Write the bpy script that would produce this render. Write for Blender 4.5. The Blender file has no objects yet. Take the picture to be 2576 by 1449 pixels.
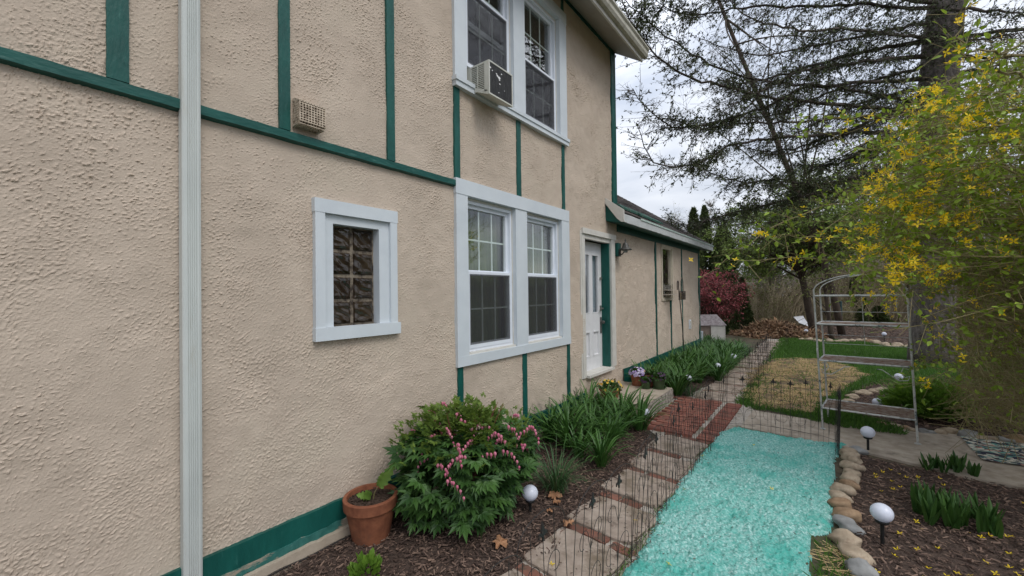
import bpy, math, random
import numpy as np
from mathutils import Matrix, Vector
PI=math.pi; rad=math.radians
rs=np.random.RandomState(7); rnd=random.Random(11)
scene=bpy.context.scene; col=scene.collection
# ------------------------------------------------------------------ camera
F=1042.; YAW=rad(37.2); PIT=rad(.6); ROL=.012; CAM=Vector((2.8,0,1.72))
fw=Vector((-math.sin(YAW)*math.cos(PIT),math.cos(YAW)*math.cos(PIT),math.sin(PIT)))
r0=fw.cross(Vector((0,0,1))).normalized(); u0=r0.cross(fw)
rt=r0*math.cos(ROL)-u0*math.sin(ROL); up=u0*math.cos(ROL)+r0*math.sin(ROL)
cd=bpy.data.cameras.new('camera'); cam=bpy.data.objects.new('camera',cd); col.objects.link(cam)
cd.sensor_width=36; cd.lens=36*F/2576; cd.clip_end=600; cd.clip_start=.05
m=Matrix.Identity(4)
for i in range(3): m[i][0]=rt[i]; m[i][1]=up[i]; m[i][2]=-fw[i]; m[i][3]=CAM[i]
cam.matrix_world=m; scene.camera=cam
def ray(x,y): return fw+rt*((x-1288)/F)-up*((y-724.5)/F)
def G(x,y,z=0.):                      # point of the level z seen at a place of the photograph
    d=ray(x,y); return CAM+d*((z-CAM.z)/d.z)
def W(x,y,X=0.):
    d=ray(x,y); return CAM+d*((X-CAM.x)/d.x)
def A(x,y,D): return CAM+ray(x,y)*D
# ------------------------------------------------------------------ light
SUN_EL=rad(52); SUN_AZ=rad(105)        # azimuth from +y towards +x
scene.view_settings.view_transform='Standard'; scene.view_settings.look='None'
scene.view_settings.gamma=1; scene.view_settings.exposure=0.22
w=bpy.data.worlds.new('World'); scene.world=w; w.use_nodes=True
nt=w.node_tree; nt.nodes.clear()
def N(t,**k):
    n=nt.nodes.new(t)
    for a,b in k.items(): setattr(n,a,b)
    return n
out=N('ShaderNodeOutputWorld'); bg=N('ShaderNodeBackground'); bg.inputs[1].default_value=.1
sky=N('ShaderNodeTexSky',sky_type='NISHITA',sun_disc=False); sky.sun_elevation=SUN_EL; sky.sun_rotation=SUN_AZ
tc=N('ShaderNodeTexCoord'); sp=N('ShaderNodeSeparateXYZ'); nt.links.new(tc.outputs['Generated'],sp.inputs[0])
mp=N('ShaderNodeMapping'); mp.inputs['Scale'].default_value=(1.6,1.6,5.0); nt.links.new(tc.outputs['Generated'],mp.inputs[0])
nz=N('ShaderNodeTexNoise'); nz.inputs['Scale'].default_value=1.7; nz.inputs['Detail'].default_value=6; nz.inputs['Roughness'].default_value=.5
nz.inputs['Distortion'].default_value=.5
nt.links.new(mp.outputs[0],nz.inputs['Vector'])
cr=N('ShaderNodeValToRGB'); cr.color_ramp.elements[0].position=.36; cr.color_ramp.elements[0].color=(.52,.575,.68,1)
cr.color_ramp.elements[1].position=.62; cr.color_ramp.elements[1].color=(.86,.89,.95,1)
nt.links.new(nz.outputs['Fac'],cr.inputs[0])
mr=N('ShaderNodeMapRange'); mr.inputs['From Min'].default_value=0; mr.inputs['From Max'].default_value=1
mr.inputs['To Min'].default_value=7.6; mr.inputs['To Max'].default_value=19.0
nt.links.new(sp.outputs['Z'],mr.inputs[0])
vm=N('ShaderNodeVectorMath',operation='SCALE'); nt.links.new(cr.outputs[0],vm.inputs[0]); nt.links.new(mr.outputs[0],vm.inputs['Scale'])
mx=N('ShaderNodeMix',data_type='RGBA'); mx.inputs['Factor'].default_value=.93
nt.links.new(sky.outputs[0],mx.inputs['A']); nt.links.new(vm.outputs[0],mx.inputs['B'])
nt.links.new(mx.outputs['Result'],bg.inputs[0]); nt.links.new(bg.outputs[0],out.inputs[0])
sl=bpy.data.lights.new('sun','SUN'); sl.energy=1.2; sl.angle=rad(25); sl.color=(1,.96,.9)
so=bpy.data.objects.new('sun',sl); col.objects.link(so)
sd=Vector((math.sin(SUN_AZ)*math.cos(SUN_EL),math.cos(SUN_AZ)*math.cos(SUN_EL),math.sin(SUN_EL)))
so.rotation_euler=sd.to_track_quat('Z','Y').to_euler(); so.location=(10,0,20)
# ------------------------------------------------------------------ materials
def mat(name,c,c2=None,rough=.8,scale=20,detail=5,bump=0,bscale=None,bdist=.005,island=False,spec=.35,metal=0,lo=.35,hi=.65,stretch=None,dist=0,third=None,trans=0):
    m=bpy.data.materials.new(name); m.use_nodes=True; nt=m.node_tree; b=nt.nodes['Principled BSDF']
    b.inputs['Roughness'].default_value=rough; b.inputs['Specular IOR Level'].default_value=spec; b.inputs['Metallic'].default_value=metal
    b.inputs['Base Color'].default_value=(*c,1)
    t=nt.nodes.new('ShaderNodeTexCoord'); vec=t.outputs['Object']
    if stretch:
        mp=nt.nodes.new('ShaderNodeMapping'); mp.inputs['Scale'].default_value=stretch; nt.links.new(vec,mp.inputs[0]); vec=mp.outputs[0]
    if c2:
        r=nt.nodes.new('ShaderNodeValToRGB'); e=r.color_ramp.elements
        e[0].color=(*c,1); e[1].color=(*c2,1); e[0].position=lo; e[1].position=hi
        if third: q=e.new(third[0]); q.color=(*third[1],1)
        if island:
            g=nt.nodes.new('ShaderNodeNewGeometry'); nt.links.new(g.outputs['Random Per Island'],r.inputs[0])
        else:
            n=nt.nodes.new('ShaderNodeTexNoise'); n.inputs['Scale'].default_value=scale; n.inputs['Detail'].default_value=detail
            n.inputs['Distortion'].default_value=dist; n.inputs['Roughness'].default_value=.6
            nt.links.new(vec,n.inputs['Vector']); nt.links.new(n.outputs['Fac'],r.inputs[0])
        nt.links.new(r.outputs[0],b.inputs['Base Color'])
    if bump:
        n=nt.nodes.new('ShaderNodeTexNoise'); n.inputs['Scale'].default_value=bscale or scale; n.inputs['Detail'].default_value=6
        nt.links.new(vec,n.inputs['Vector'])
        bp=nt.nodes.new('ShaderNodeBump'); bp.inputs['Strength'].default_value=bump; bp.inputs['Distance'].default_value=bdist
        nt.links.new(n.outputs['Fac'],bp.inputs['Height']); nt.links.new(bp.outputs[0],b.inputs['Normal'])
    if trans:                          # leaves let some light through
        tr=nt.nodes.new('ShaderNodeBsdfTranslucent'); ms=nt.nodes.new('ShaderNodeMixShader'); ms.inputs[0].default_value=trans
        src=b.inputs['Base Color'].links[0].from_socket if b.inputs['Base Color'].links else None
        if src: nt.links.new(src,tr.inputs[0])
        else: tr.inputs[0].default_value=(*c,1)
        nt.links.new(b.outputs[0],ms.inputs[1]); nt.links.new(tr.outputs[0],ms.inputs[2]); nt.links.new(ms.outputs[0],nt.nodes['Material Output'].inputs[0])
    return m
def over(m,c,scale,lo,hi,stretch=None,fac=1.):   # a second layer of patches (stains, moss, rust) over a material's colour
    nt=m.node_tree; b=nt.nodes['Principled BSDF']; bc=b.inputs['Base Color']
    mx=nt.nodes.new('ShaderNodeMix'); mx.data_type='RGBA'
    if bc.links: nt.links.new(bc.links[0].from_socket,mx.inputs['A'])
    else: mx.inputs['A'].default_value=bc.default_value
    mx.inputs['B'].default_value=(*c,1)
    t=nt.nodes.new('ShaderNodeTexCoord'); v=t.outputs['Object']
    if stretch:
        mp=nt.nodes.new('ShaderNodeMapping'); mp.inputs['Scale'].default_value=stretch; nt.links.new(v,mp.inputs[0]); v=mp.outputs[0]
    n=nt.nodes.new('ShaderNodeTexNoise'); n.inputs['Scale'].default_value=scale; n.inputs['Detail'].default_value=7; n.inputs['Roughness'].default_value=.65
    nt.links.new(v,n.inputs['Vector'])
    r=nt.nodes.new('ShaderNodeMapRange'); r.inputs['From Min'].default_value=lo; r.inputs['From Max'].default_value=hi; r.inputs['To Max'].default_value=fac
    nt.links.new(n.outputs['Fac'],r.inputs[0]); nt.links.new(r.outputs[0],mx.inputs['Factor']); nt.links.new(mx.outputs['Result'],bc)
    return m
M={}
M['stucco']=mat('stucco',(.475,.393,.316),(.555,.462,.374),.9,scale=2.2,bump=.5,bscale=150,bdist=.004,spec=.15)
over(M['stucco'],(.42,.375,.29),1.1,.52,.75,fac=.45); over(M['stucco'],(.36,.29,.22),3.2,.62,.78,stretch=(1,1,.5),fac=.35)
M['stucco_far']=mat('stucco_far',(.485,.40,.32),(.57,.47,.378),.9,scale=3,bump=.9,bscale=38,bdist=.012,spec=.15)
over(M['stucco_far'],(.38,.30,.22),7,.6,.75,fac=.5)
M['green']=over(mat('green_paint',(.004,.068,.056),(.008,.098,.080),.45,scale=9,bump=1.,bscale=70,bdist=.003,stretch=(1,1,.35)),(.03,.15,.125),30,.60,.70,stretch=(1,1,.25),fac=.6)
M['green_h']=over(mat('green_paint_beam',(.004,.068,.056),(.008,.098,.080),.45,scale=9,bump=.7,bscale=60,bdist=.004,stretch=(1,.3,1)),(.05,.15,.125),34,.57,.68,stretch=(1,.25,1),fac=.6)
M['trim']=over(mat('white_trim',(.57,.615,.65),(.62,.665,.695),.5,scale=4,bump=.1,bscale=20),(.42,.42,.38),5,.68,.85,fac=.5)
M['vinyl']=mat('white_vinyl',(.74,.78,.84),(.70,.74,.80),.35,scale=6)
M['oldwhite']=over(mat('old_white_paint',(.56,.54,.49),(.64,.62,.57),.55,scale=8,bump=.4,bscale=40,bdist=.003),(.20,.13,.08),26,.68,.76,stretch=(1,1,.5),fac=.8)
M['doorwhite']=over(mat('door_paint',(.66,.66,.67),(.72,.72,.73),.5,scale=8,bump=.2,bscale=30),(.3,.26,.22),22,.70,.78,fac=.7)
M['spout']=over(mat('downspout_metal',(.50,.53,.51),(.60,.63,.605),.45,scale=3,stretch=(1,1,.3)),(.42,.38,.30),3.5,.55,.75,stretch=(3,3,.6),fac=.6)
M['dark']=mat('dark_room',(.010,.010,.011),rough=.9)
M['curtain']=mat('curtain',(.08,.12,.04),(.17,.21,.10),.95,scale=3,stretch=(1,8,.3),bump=.3)
M['curtain2']=mat('door_curtain',(.50,.53,.60),(.36,.40,.50),.95,scale=3,stretch=(1,30,.3))
M['black']=mat('black_metal',(.022,.019,.018),(.07,.048,.038),.55,scale=60,lo=.5,hi=.75)
M['brass']=mat('door_metal',(.30,.29,.26),rough=.3,metal=.8)
M['bronze']=mat('dark_lamp_metal',(.05,.048,.045),(.13,.13,.12),.5,scale=30,metal=.3)
M['soil']=mat('soil',(.035,.022,.016),(.085,.055,.04),.95,scale=60,bump=1,bscale=90,bdist=.01)
M['terra']=over(mat('terracotta',(.17,.058,.03),(.27,.10,.05),.85,scale=12,bump=.2,bscale=50),(.12,.06,.04),4,.55,.7,fac=.6)
M['potgreen']=mat('green_pot',(.035,.06,.025),(.055,.085,.035),.5,scale=15)
M['globe']=mat('globe_plastic',(.80,.83,.93),rough=.28,spec=.5,trans=.25)
M['blackplastic']=mat('black_plastic',(.012,.012,.012),rough=.5)
M['concrete']=over(over(mat('concrete',(.30,.25,.195),(.43,.37,.30),.9,scale=9,bump=.6,bscale=60,bdist=.004),(.10,.08,.06),5,.56,.72,fac=.75),(.47,.42,.36),70,.66,.72,fac=.5)
M['slab']=over(over(mat('path_slab',(.255,.20,.16),(.395,.325,.265),.92,scale=7,bump=.8,bscale=70,bdist=.004),(.085,.06,.045),9,.54,.68,fac=.85),(.12,.09,.05),4,.5,.65,fac=.6)
M['stepstone']=over(mat('step_concrete',(.34,.28,.215),(.43,.365,.285),.9,scale=6,bump=.5,bscale=70,bdist=.004),(.17,.14,.11),8,.58,.72,fac=.7)
M['stepside']=over(mat('step_side',(.20,.175,.145),(.42,.38,.33),.95,scale=14,bump=1,bscale=26,bdist=.02),(.09,.075,.06),20,.5,.65,fac=.6)
M['brick']=over(mat('brick',(.16,.055,.04),(.30,.115,.08),.88,island=True,lo=0,hi=1,bump=.7,bscale=80,bdist=.004),(.14,.095,.07),13,.50,.66,fac=.85)
M['brick_path']=over(mat('mossy_brick',(.13,.055,.037),(.23,.10,.07),.9,island=True,lo=0,hi=1,bump=.9,bscale=60,bdist=.006),(.09,.07,.05),12,.47,.62,fac=.85)
M['mortar']=over(mat('mortar',(.30,.26,.22),(.42,.38,.33),.95,scale=30,bump=.6),(.09,.09,.04),5,.5,.62,fac=.8)
M['mulch_base']=mat('mulch_ground',(.045,.030,.024),(.10,.068,.052),.95,scale=45,bump=1,bscale=60,bdist=.02)
M['chip']=mat('wood_chips',(.04,.026,.02),(.26,.175,.13),.85,island=True,lo=0,hi=1,bump=.4,bscale=80,third=(.6,(.11,.07,.054)))
M['ground']=over(mat('ground',(.055,.045,.03),(.12,.095,.062),.95,scale=3,bump=1,bscale=12,bdist=.05),(.05,.07,.025),1.3,.5,.65,fac=.8)
M['lawn_base']=mat('lawn_soil',(.03,.055,.014),(.055,.10,.022),.95,scale=6,bump=1,bscale=60,bdist=.03)
M['grass']=mat('grass_blades',(.045,.115,.018),(.11,.235,.035),.6,island=True,lo=0,hi=1,trans=.2)
M['straw_base']=over(mat('straw_soil',(.10,.07,.04),(.20,.145,.08),.95,scale=9,bump=1,bscale=50,bdist=.02),(.06,.045,.03),3.5,.5,.62,fac=.9)
M['straw']=mat('straw',(.26,.18,.08),(.56,.42,.21),.8,island=True,lo=0,hi=1)
M['daylily']=mat('daylily_leaf',(.032,.092,.018),(.082,.19,.035),.45,island=True,lo=0,hi=1,trans=.2,spec=.4)
M['bleed']=mat('bleeding_heart_leaf',(.028,.075,.02),(.075,.165,.035),.5,island=True,lo=0,hi=1,trans=.25)
M['bleedtip']=mat('young_leaf',(.10,.17,.028),(.17,.25,.04),.5,island=True,lo=0,hi=1,trans=.3)
M['stem']=mat('stem',(.12,.10,.045),(.16,.14,.06),.7)
M['pinkstem']=mat('pink_stem',(.22,.07,.06),rough=.6)
M['pink']=mat('pink_flower',(.62,.14,.25),(.85,.35,.45),.5,island=True,lo=0,hi=1,trans=.3)
M['deadleaf']=mat('dead_leaf',(.26,.12,.055),(.40,.22,.12),.8,scale=20,bump=.3)
M['kale']=mat('pot_plant_leaf',(.13,.23,.04),(.20,.33,.07),.5,island=True,lo=0,hi=1,trans=.25)
M['fern']=mat('bright_leaf',(.10,.20,.025),(.18,.32,.04),.5,island=True,lo=0,hi=1,trans=.3)
M['hosta']=mat('hosta_leaf',(.03,.085,.018),(.07,.15,.03),.5,island=True,lo=0,hi=1,trans=.2)
M['tuft']=mat('tuft_leaf',(.025,.07,.022),(.06,.13,.04),.5,island=True,lo=0,hi=1)
M['pansy']=mat('pansy_petal',(.34,.29,.48),(.66,.63,.72),.6,island=True,lo=0,hi=1,third=(.2,(.20,.10,.32)))
M['pansyy']=mat('yellow_pansy_petal',(.60,.42,.05),(.45,.15,.03),.6,island=True,lo=.5,hi=1)
M['darkflower']=mat('dark_pansy_petal',(.025,.012,.04),(.06,.02,.05),.6,island=True,lo=0,hi=1)
M['fleaf']=mat('forsythia_leaf',(.15,.23,.018),(.31,.43,.045),.5,island=True,lo=0,hi=1,trans=.3)
M['fflower']=mat('forsythia_petal',(.92,.60,.012),(1,.78,.04),.5,island=True,lo=0,hi=1,trans=.4)
M['fstem']=mat('forsythia_stem',(.15,.125,.045),(.27,.225,.11),.7,island=True,lo=0,hi=1)
M['bark']=over(mat('spruce_bark',(.055,.047,.042),(.17,.15,.135),.95,scale=14,bump=1,bscale=22,bdist=.04,stretch=(1,1,.35)),(.13,.14,.11),5,.6,.7,fac=.3)
M['twig']=mat('spruce_twig',(.036,.027,.022),(.11,.09,.075),.9,island=True,lo=0,hi=1)
M['needle']=mat('spruce_needles',(.032,.046,.018),(.085,.108,.036),.7,island=True,lo=0,hi=1)
M['treebark']=mat('tree_bark',(.045,.032,.024),(.09,.068,.05),.9,scale=12,bump=.8,bscale=20,bdist=.02,stretch=(1,1,.4))
M['leafgreen']=mat('spring_leaf',(.11,.165,.035),(.21,.29,.07),.6,island=True,lo=0,hi=1,trans=.3)
M['cedar']=mat('cedar_foliage',(.03,.048,.015),(.085,.115,.03),.8,island=True,lo=0,hi=1)
M['maple']=mat('red_maple_leaf',(.24,.05,.06),(.42,.12,.13),.6,island=True,lo=0,hi=1,trans=.25)
M['woodbark']=mat('grey_bark',(.18,.155,.125),(.32,.28,.235),.95,island=True,lo=0,hi=1)
M['brush']=mat('dry_brush',(.19,.15,.09),(.36,.30,.20),.9,island=True,lo=0,hi=1)
M['brushgreen']=mat('brush_leaf',(.13,.16,.035),(.22,.25,.07),.7,island=True,lo=0,hi=1,trans=.2)
M['fleck']=M['chip']
M['rock']=over(mat('field_stone',(.25,.19,.13),(.47,.385,.285),.85,scale=7,bump=.5,bscale=22,bdist=.01),(.17,.10,.06),9,.55,.7,fac=.7)
M['rockgrey']=over(mat('grey_stone',(.19,.19,.185),(.33,.33,.32),.85,scale=8,bump=.5,bscale=22,bdist=.01),(.42,.40,.37),5,.6,.7,fac=.5)
M['rockbrown']=over(mat('brown_stone',(.21,.13,.075),(.36,.25,.155),.85,scale=8,bump=.5,bscale=22,bdist=.01),(.12,.08,.05),9,.55,.7,fac=.6)
M['shingle']=mat('shingle',(.045,.038,.035),(.12,.10,.09),.95,island=True,lo=0,hi=1,bump=.6,bscale=120)
M['shelfmetal']=over(over(mat('worn_shelf_paint',(.42,.43,.41),(.58,.59,.57),.6,scale=12,metal=.1),(.07,.11,.12),9,.56,.64,fac=.9),(.17,.085,.045),14,.62,.7,fac=.8)
M['rust']=mat('rusty_mesh',(.17,.085,.05),(.34,.30,.26),.9,scale=16)
M['acwhite']=over(mat('ac_plastic',(.52,.52,.46),(.60,.60,.54),.5,scale=8),(.20,.19,.15),16,.62,.75,fac=.7)
M['accoil']=mat('ac_coil',(.045,.045,.047),(.085,.085,.085),.6,scale=60,stretch=(1,1,.2))
M['vent']=over(mat('vent_plastic',(.52,.43,.33),(.60,.50,.39),.6,scale=20),(.16,.11,.07),24,.5,.62,fac=.8)
M['rug']=None
def glass(name,tint=(.97,.98,.97),refl=1.0,mixd=0,diff=(.08,.08,.085)):
    m=bpy.data.materials.new(name); m.use_nodes=True; nt=m.node_tree; nt.nodes.clear()
    o=nt.nodes.new('ShaderNodeOutputMaterial'); t=nt.nodes.new('ShaderNodeBsdfTransparent'); g=nt.nodes.new('ShaderNodeBsdfGlossy')
    t.inputs[0].default_value=(*tint,1); g.inputs['Roughness'].default_value=.012; g.inputs[0].default_value=(refl,refl,refl,1)
    lw=nt.nodes.new('ShaderNodeLayerWeight'); lw.inputs[0].default_value=.5; pw=nt.nodes.new('ShaderNodeMath'); pw.operation='POWER'; pw.inputs[1].default_value=3.2; nt.links.new(lw.outputs['Facing'],pw.inputs[0])
    f=nt.nodes.new('ShaderNodeMapRange'); f.inputs['To Min'].default_value=.07; f.inputs['To Max'].default_value=.9; nt.links.new(pw.outputs[0],f.inputs[0]); ms=nt.nodes.new('ShaderNodeMixShader')
    nt.links.new(f.outputs[0],ms.inputs[0]); nt.links.new(t.outputs[0],ms.inputs[1]); nt.links.new(g.outputs[0],ms.inputs[2])
    last=ms.outputs[0]
    if mixd:
        d=nt.nodes.new('ShaderNodeBsdfDiffuse'); d.inputs[0].default_value=(*diff,1); m2=nt.nodes.new('ShaderNodeMixShader'); m2.inputs[0].default_value=mixd
        nt.links.new(last,m2.inputs[1]); nt.links.new(d.outputs[0],m2.inputs[2]); last=m2.outputs[0]
    nt.links.new(last,o.inputs[0]); return m
M['glass']=glass('window_glass'); 
M['screen']=glass('window_screen',(.97,.97,.97),0.0,.26,(.09,.09,.10))
M['muntin']=mat('grille_bar',(.66,.74,.70),rough=.5)
def blockglass():
    m=mat('glass_block',(.016,.010,.006),(.05,.034,.02),.12,scale=3,spec=.6); nt=m.node_tree; b=nt.nodes['Principled BSDF']
    t=nt.nodes.new('ShaderNodeTexCoord'); mp=nt.nodes.new('ShaderNodeMapping'); mp.inputs['Rotation'].default_value=(rad(35),0,0)
    wv=nt.nodes.new('ShaderNodeTexWave'); wv.inputs['Scale'].default_value=5; wv.inputs['Distortion'].default_value=6; wv.inputs['Detail'].default_value=2; wv.bands_direction='Z'
    nt.links.new(t.outputs['Object'],mp.inputs[0]); nt.links.new(mp.outputs[0],wv.inputs[0])
    bp=nt.nodes.new('ShaderNodeBump'); bp.inputs['Strength'].default_value=.45; bp.inputs['Distance'].default_value=.02
    nt.links.new(wv.outputs['Fac'],bp.inputs['Height']); nt.links.new(bp.outputs[0],b.inputs['Normal']); return m
M['block']=blockglass()
def tealmat():
    m=mat('green_seed_mulch',(.11,.34,.29),(.53,.72,.68),.95,scale=60,detail=8,lo=.34,hi=.68,bump=1,bscale=38,bdist=.03,spec=.05,third=(.5,(.23,.50,.45)))
    over(m,(.06,.40,.33),2.2,.46,.64,fac=.75); over(m,(.06,.17,.11),11,.66,.74,fac=.8)
    return m
M['teal']=tealmat()
def rugmat():
    m=bpy.data.materials.new('braided_rug'); m.use_nodes=True; nt=m.node_tree; b=nt.nodes['Principled BSDF']; b.inputs['Roughness'].default_value=.95
    t=nt.nodes.new('ShaderNodeTexCoord'); mp=nt.nodes.new('ShaderNodeMapping'); mp.inputs['Scale'].default_value=(22,40,1); mp.inputs['Rotation'].default_value=(0,0,rad(20))
    v=nt.nodes.new('ShaderNodeTexVoronoi'); v.inputs['Scale'].default_value=1; nt.links.new(t.outputs['Object'],mp.inputs[0]); nt.links.new(mp.outputs[0],v.inputs[0])
    s=nt.nodes.new('ShaderNodeSeparateColor'); nt.links.new(v.outputs['Color'],s.inputs[0]); r=nt.nodes.new('ShaderNodeValToRGB'); r.color_ramp.interpolation='CONSTANT'
    e=r.color_ramp.elements; e[0].color=(.02,.025,.05,1); e[1].position=.30; e[1].color=(.60,.57,.48,1)
    for p,c in ((.55,(.40,.15,.11)),(.66,(.10,.28,.25)),(.78,(.02,.02,.03)),(.9,(.30,.38,.30))): q=e.new(p); q.color=(*c,1)
    nt.links.new(s.outputs[0],r.inputs[0]); nt.links.new(r.outputs[0],b.inputs['Base Color'])
    bp=nt.nodes.new('ShaderNodeBump'); bp.inputs['Distance'].default_value=.01; bp.invert=True; nt.links.new(v.outputs['Distance'],bp.inputs['Height']); nt.links.new(bp.outputs[0],b.inputs['Normal'])
    return m
M['rug']=rugmat()
# ------------------------------------------------------------------ mesh helpers
def nrm(a): return a/np.maximum(np.linalg.norm(a,axis=-1,keepdims=True),1e-9)
class MB:
    def __init__(s): s.ch=[]; s.n=0
    def add(s,V,Fa,mi=0):
        V=np.asarray(V,float).reshape(-1,3); 
        groups={}
        for f in (Fa if not isinstance(Fa,np.ndarray) else [Fa]):
            if isinstance(f,np.ndarray) and f.ndim==2: groups.setdefault(f.shape[1],[]).append(f)
            else: groups.setdefault(len(f),[]).append(np.array([f]))
        s.ch.append((V,[np.concatenate(g)+s.n for g in groups.values()],mi)); s.n+=len(V); return s
    def box(s,x0,y0,z0,x1,y1,z1,mi=0):
        V=[(x,y,z) for x in (x0,x1) for y in (y0,y1) for z in (z0,z1)]
        return s.add(V,np.array([(0,1,3,2),(4,6,7,5),(0,4,5,1),(2,3,7,6),(0,2,6,4),(1,5,7,3)]),mi)
    def prism(s,P,a,b,axis,mi=0):      # outline P in the two other axes, pushed from a to b along axis
        n=len(P); V=[]
        for t in (a,b):
            for p in P:
                q=list(p); q.insert(axis,t); V.append(q)
        Fa=[tuple(range(n))[::-1],tuple(range(n,2*n))]+[(i,(i+1)%n,n+(i+1)%n,n+i) for i in range(n)]
        return s.add(V,Fa,mi)
    def tube(s,path,r,n=8,mi=0,cap=True):
        P=np.array([list(p) for p in path],float); k=len(P); r=np.full(k,r) if np.isscalar(r) else np.array(r,float)
        T=nrm(np.gradient(P,axis=0)); ref=np.array([0,0,1.]) if abs(T[0][2])<.9 else np.array([1.,0,0])
        u=nrm(np.cross(T[0],ref)); U=[]
        for t in T: u=nrm(u-t*np.dot(u,t)); U.append(u)
        U=np.array(U); Vv=np.cross(T,U); a=np.arange(n)*2*PI/n
        V=(P[:,None]+r[:,None,None]*(np.cos(a)[None,:,None]*U[:,None]+np.sin(a)[None,:,None]*Vv[:,None])).reshape(-1,3)
        Fa=[(i*n+j,i*n+(j+1)%n,(i+1)*n+(j+1)%n,(i+1)*n+j) for i in range(k-1) for j in range(n)]
        Fl=[np.array(Fa)]
        if cap: Fl+= [tuple(range(n))[::-1],tuple(range((k-1)*n,k*n))]
        return s.add(V,Fl,mi)
    def lathe(s,prof,c=(0,0,0),n=24,mi=0,sx=1,sy=1):
        V=[(c[0]+r*sx*math.cos(2*PI*j/n),c[1]+r*sy*math.sin(2*PI*j/n),c[2]+z) for r,z in prof for j in range(n)]
        k=len(prof); Fa=[(i*n+j,i*n+(j+1)%n,(i+1)*n+(j+1)%n,(i+1)*n+j) for i in range(k-1) for j in range(n)]
        Fl=[np.array(Fa)]
        if prof[0][0]>1e-4: Fl.append(tuple(range(n))[::-1])
        if prof[-1][0]>1e-4: Fl.append(tuple(range((k-1)*n,k*n)))
        return s.add(V,Fl,mi)
    def ball(s,c,r,n=12,k=8,mi=0,sq=(1,1,1)):
        pr=[(max(r*math.sin(PI*i/k),1e-5),-r*sq[2]*math.cos(PI*i/k)) for i in range(k+1)]
        return s.lathe(pr,c,n,mi,sq[0],sq[1])
    def sticks(s,P0,P1,r0,r1,n=3,mi=0):
        P0=np.asarray(P0,float).reshape(-1,3); P1=np.asarray(P1,float).reshape(-1,3); k=len(P0)
        if k==0: return s
        T=nrm(P1-P0); ref=np.where(np.abs(T[:,2:3])<.9,np.array([[0,0,1.]]),np.array([[1.,0,0]]))
        u=nrm(np.cross(T,ref)); v=np.cross(T,u); a=np.arange(n)*2*PI/n
        r0=np.broadcast_to(r0,(k,)); r1=np.broadcast_to(r1,(k,))
        ring=np.cos(a)[None,:,None]*u[:,None]+np.sin(a)[None,:,None]*v[:,None]
        V=np.concatenate([P0[:,None]+ring*r0[:,None,None],P1[:,None]+ring*r1[:,None,None]],1).reshape(-1,3)
        base=(np.arange(k)*2*n)[:,None]
        Fa=np.concatenate([base+np.array([j,(j+1)%n,n+(j+1)%n,n+j])[None] for j in range(n)])
        return s.add(V,Fa,mi)
    def leaves(s,P,D,Nn,size,T,mi=0):   # T=(template verts along/side/normal, faces)
        P=np.asarray(P,float).reshape(-1,3); k=len(P)
        if k==0: return s
        D=nrm(np.broadcast_to(np.asarray(D,float),(k,3))); Nn=np.broadcast_to(np.asarray(Nn,float),(k,3))
        S=nrm(np.cross(Nn,D)); Nn=np.cross(D,S); size=np.broadcast_to(size,(k,))
        t=np.asarray(T[0],float); q=len(t)
        V=P[:,None]+size[:,None,None]*(t[None,:,0:1]*D[:,None]+t[None,:,1:2]*S[:,None]+t[None,:,2:3]*Nn[:,None])
        Fl=[]
        for L in set(len(f) for f in T[1]):
            ff=np.array([f for f in T[1] if len(f)==L]); Fl.append(((np.arange(k)*q)[:,None,None]+ff[None]).reshape(-1,L))
        return s.add(V.reshape(-1,3),Fl,mi)
    def ribbons(s,B,az,el,L,wd,bend,seg=6,mi=0,fold=.25,droop=1.0):   # arching strap leaves
        k=len(B); az=np.broadcast_to(az,(k,)); el=np.broadcast_to(el,(k,)).copy(); L=np.broadcast_to(L,(k,)); wd=np.broadcast_to(wd,(k,)); bend=np.broadcast_to(bend,(k,))
        h=np.stack([np.cos(az),np.sin(az),0*az],1); sd=np.stack([-np.sin(az),np.cos(az),0*az],1); p=np.array(B,float); rows=[]
        for i in range(seg+1):
            t=i/seg; d=h*np.cos(el)[:,None]+np.array([0,0,1.])*np.sin(el)[:,None]; nn=np.cross(d,sd)
            ww=wd*(min(1,.45+2.2*t) if t<.5 else max(.03,1-((t-.5)/.5)**1.8))*.5
            rows.append(np.stack([p+sd*ww[:,None]-nn*(ww*fold)[:,None],p,p-sd*ww[:,None]-nn*(ww*fold)[:,None]],1))
            p=p+d*(L/seg)[:,None]; el=el-bend/seg*(0.4+1.2*t)*droop
        V=np.stack(rows,1).reshape(-1,3); b=(np.arange(k)*(seg+1)*3)[:,None]
        Fa=np.concatenate([b+np.array([i*3+j,i*3+j+1,(i+1)*3+j+1,(i+1)*3+j])[None] for i in range(seg) for j in (0,1)])
        return s.add(V,Fa,mi)
    def build(s,name,mats,parent=None,smooth=False):
        if not isinstance(mats,(list,tuple)): mats=[mats]
        V=np.concatenate([c[0] for c in s.ch]); org=wo(parent)
        V=V-np.array(org)[None]
        loops=[];tot=[];mi=[]
        for v,fl,m_ in s.ch:
            for f in fl: loops.append(f.ravel()); tot.append(np.full(len(f),f.shape[1])); mi.append(np.full(len(f),m_))
        loops=np.concatenate(loops); tot=np.concatenate(tot); mi=np.concatenate(mi)
        me=bpy.data.meshes.new(name); me.vertices.add(len(V)); me.vertices.foreach_set('co',V.ravel())
        me.loops.add(len(loops)); me.loops.foreach_set('vertex_index',loops.astype(np.int32))
        me.polygons.add(len(tot)); me.polygons.foreach_set('loop_start',np.concatenate([[0],np.cumsum(tot)[:-1]]).astype(np.int32))
        me.polygons.foreach_set('material_index',mi.astype(np.int32))
        me.polygons.foreach_set('use_smooth',np.full(len(tot),bool(smooth)))
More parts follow.
